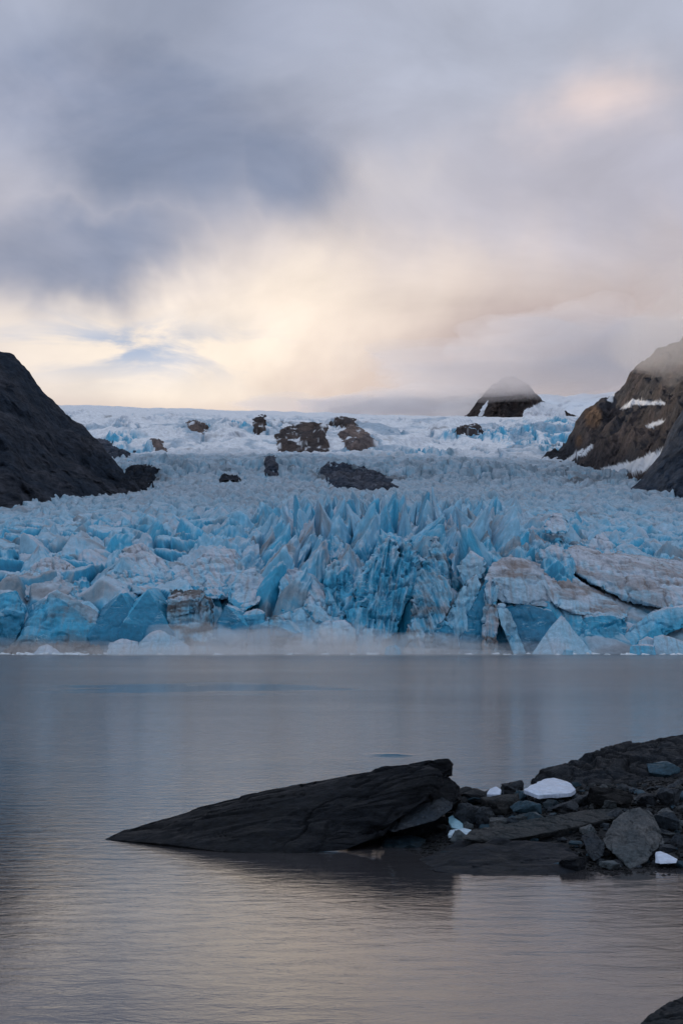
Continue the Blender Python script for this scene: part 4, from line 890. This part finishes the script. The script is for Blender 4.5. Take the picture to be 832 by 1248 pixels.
azw = mth(nt, 'ADD', az, mth(nt, 'MULTIPLY', mth(nt, 'SUBTRACT', wa, .5), .22))
elw = mth(nt, 'ADD', el, mth(nt, 'MULTIPLY', mth(nt, 'SUBTRACT', wb, .5), .16))
def blob(cpx_, cpy_, sx, sy, rot=0., a_=None, e_=None):
    """soft patch of cloud centred on a direction (azimuth, elevation)"""
    ca, ce = (cpx_-416)/1750, (772-cpy_)/1750*.985
    da = mth(nt, 'SUBTRACT', a_ or azw, ca); de = mth(nt, 'SUBTRACT', e_ or elw, ce)
    cr, sr = math.cos(rot), math.sin(rot)
    u = mth(nt, 'ADD', mth(nt, 'MULTIPLY', da, cr/sx*1750), mth(nt, 'MULTIPLY', de, sr/sx*1750))
    v = mth(nt, 'ADD', mth(nt, 'MULTIPLY', da, -sr/sy*1750), mth(nt, 'MULTIPLY', de, cr/sy*1750))
    q = mth(nt, 'ADD', mth(nt, 'MULTIPLY', u, u), mth(nt, 'MULTIPLY', v, v))
    return mth(nt, 'POWER', 2.718, mth(nt, 'MULTIPLY', q, -1.))
def K(f, k): return mth(nt, 'MULTIPLY', f, k, clamp=True)
def srgb(r, g, b): return tuple(((v/255)/12.92 if v/255 < .04045 else ((v/255+.055)/1.055)**2.4) for v in (r, g, b))
base = mixc(nt, mapr(nt, el, .05, .42), srgb(188, 176, 180), srgb(170, 175, 191))
base = mixc(nt, mapr(nt, el, .5, 1.3), base, srgb(200, 210, 226))
# away from the picture the cover is plain blue grey
side = mapr(nt, mth(nt, 'ABSOLUTE', az), .5, 1.6)
base = mixc(nt, side, base, srgb(194, 205, 222))
c = base
c = mixc(nt, K(blob(430, 350, 330, 120), .75), c, srgb(226, 212, 204))
c = mixc(nt, K(blob(270, 445, 330, 85), .95), c, srgb(255, 241, 224))
c = mixc(nt, K(blob(400, 420, 260, 80), .8), c, srgb(253, 236, 218))
c = mixc(nt, K(blob(700, 150, 75, 50), .8), c, srgb(232, 212, 206))
c = mixc(nt, K(blob(470, 215, 60, 50), .7), c, srgb(222, 212, 208))
c = mixc(nt, K(blob(740, 250, 260, 75), .6), c, srgb(168, 168, 184))
c = mixc(nt, K(blob(760, 420, 230, 85), .95), c, srgb(176, 160, 160))
c = mixc(nt, K(blob(640, 445, 230, 55), .8), c, srgb(180, 163, 162))
c = mixc(nt, K(blob(450, 470, 170, 26), .6), c, srgb(196, 176, 168))
# the dark mass upper left
dk = mth(nt, 'MAXIMUM', mth(nt, 'MAXIMUM', blob(150, 150, 330, 150, -.15), blob(350, 205, 130, 95, -.5)), mth(nt, 'MAXIMUM', blob(60, 320, 220, 75, .2), mth(nt, 'MULTIPLY', blob(-600, 200, 600, 260), .8)))
dk = mth(nt, 'MAXIMUM', dk, mth(nt, 'MULTIPLY', blob(210, 30, 260, 130), .62))
dk = mapr(nt, dk, .04, .92)
stre = noise(nt, mapping(nt, AE, (3.2, 5.5, 1), (0, 0, .5)), 1.6, 5, .55, .4)
dkc = mixc(nt, mapr(nt, stre, .3, .7), srgb(116, 128, 153), srgb(146, 152, 172))
c = mixc(nt, K(dk, 1.), c, dkc)
c = mixc(nt, K(blob(60, 20, 420, 50), .5), c, srgb(152, 160, 180))
# gaps showing blue above the left mountain
gp = noise(nt, mapping(nt, AE, (7, 22, 1), (0, 0, .1)), 1.7, 5, .55, .5)
gap = mth(nt, 'MULTIPLY', mapr(nt, gp, .42, .60), blob(150, 425, 150, 32, 0, az, el))
c = mixc(nt, K(gap, 1.), c, mixc(nt, 1., skyc, srgb(168, 182, 206)))
# grey layer lying on the snowfield at the horizon
ly = mth(nt, 'MULTIPLY', mapr(nt, el, .150, .166, 1, 0), mapr(nt, el, .0, .05, .3, 1))
c = mixc(nt, K(ly, .55), c, srgb(205, 186, 180))
# soft structure in the cover
st1 = noise(nt, mapping(nt, AE, (2.6, 4.6, 1), (0, 0, .12)), 2.2, 6, .55, .5)
st2 = noise(nt, mapping(nt, AE, (1, 2.2, 1), (0, 0, -.3)), 9., 6, .5, .3)
f_ = mth(nt, 'MULTIPLY', mapr(nt, st1, .3, .7, .87, 1.13, 'LINEAR'), mapr(nt, st2, .3, .7, .97, 1.03, 'LINEAR'))
c = mixc(nt, 1., c, nd_comb(nt, f_, f_, f_), 'MULTIPLY')
# thin cover lets a little of the sky through
emis = nt.nodes.new('ShaderNodeBackground'); nt.links.new(sky.outputs[0], emis.inputs[0]); emis.inputs[1].default_value = .06
nt.links.new(c, bg.inputs[0]); bg.inputs[1].default_value = 1.0
mx = nt.nodes.new('ShaderNodeMixShader'); mx.inputs[0].default_value = .06
nt.links.new(bg.outputs[0], mx.inputs[1]); nt.links.new(emis.outputs[0], mx.inputs[2])
nt.links.new(mx.outputs[0], nt.nodes['World Output'].inputs[0])

sl = bpy.data.lights.new('sun', 'SUN'); sl.energy = 3.4; sl.angle = R(3); sl.color = (1, .80, .58)
so = bpy.data.objects.new('sun', sl); COL.objects.link(so)
d = Vector((math.sin(SUN_AZ)*math.cos(SUN_EL), math.cos(SUN_AZ)*math.cos(SUN_EL), math.sin(SUN_EL)))
so.rotation_euler = d.to_track_quat('Z', 'Y').to_euler(); so.location = (-200, 300, 400)

# ------------------------------------------------------------------ render
sc.render.engine = 'CYCLES'
cy = sc.cycles
cy.use_denoising = True
try: cy.denoiser = 'OPENIMAGEDENOISE'
except Exception: pass
cy.max_bounces = 7; cy.diffuse_bounces = 3; cy.glossy_bounces = 3; cy.volume_bounces = 5; cy.transparent_max_bounces = 8
cy.volume_step_rate = 2.0; cy.volume_max_steps = 128
cy.use_adaptive_sampling = True; cy.adaptive_threshold = .02
sc.view_settings.view_transform = 'Standard'; sc.view_settings.look = 'None'; sc.view_settings.exposure = .25; sc.view_settings.gamma = 1
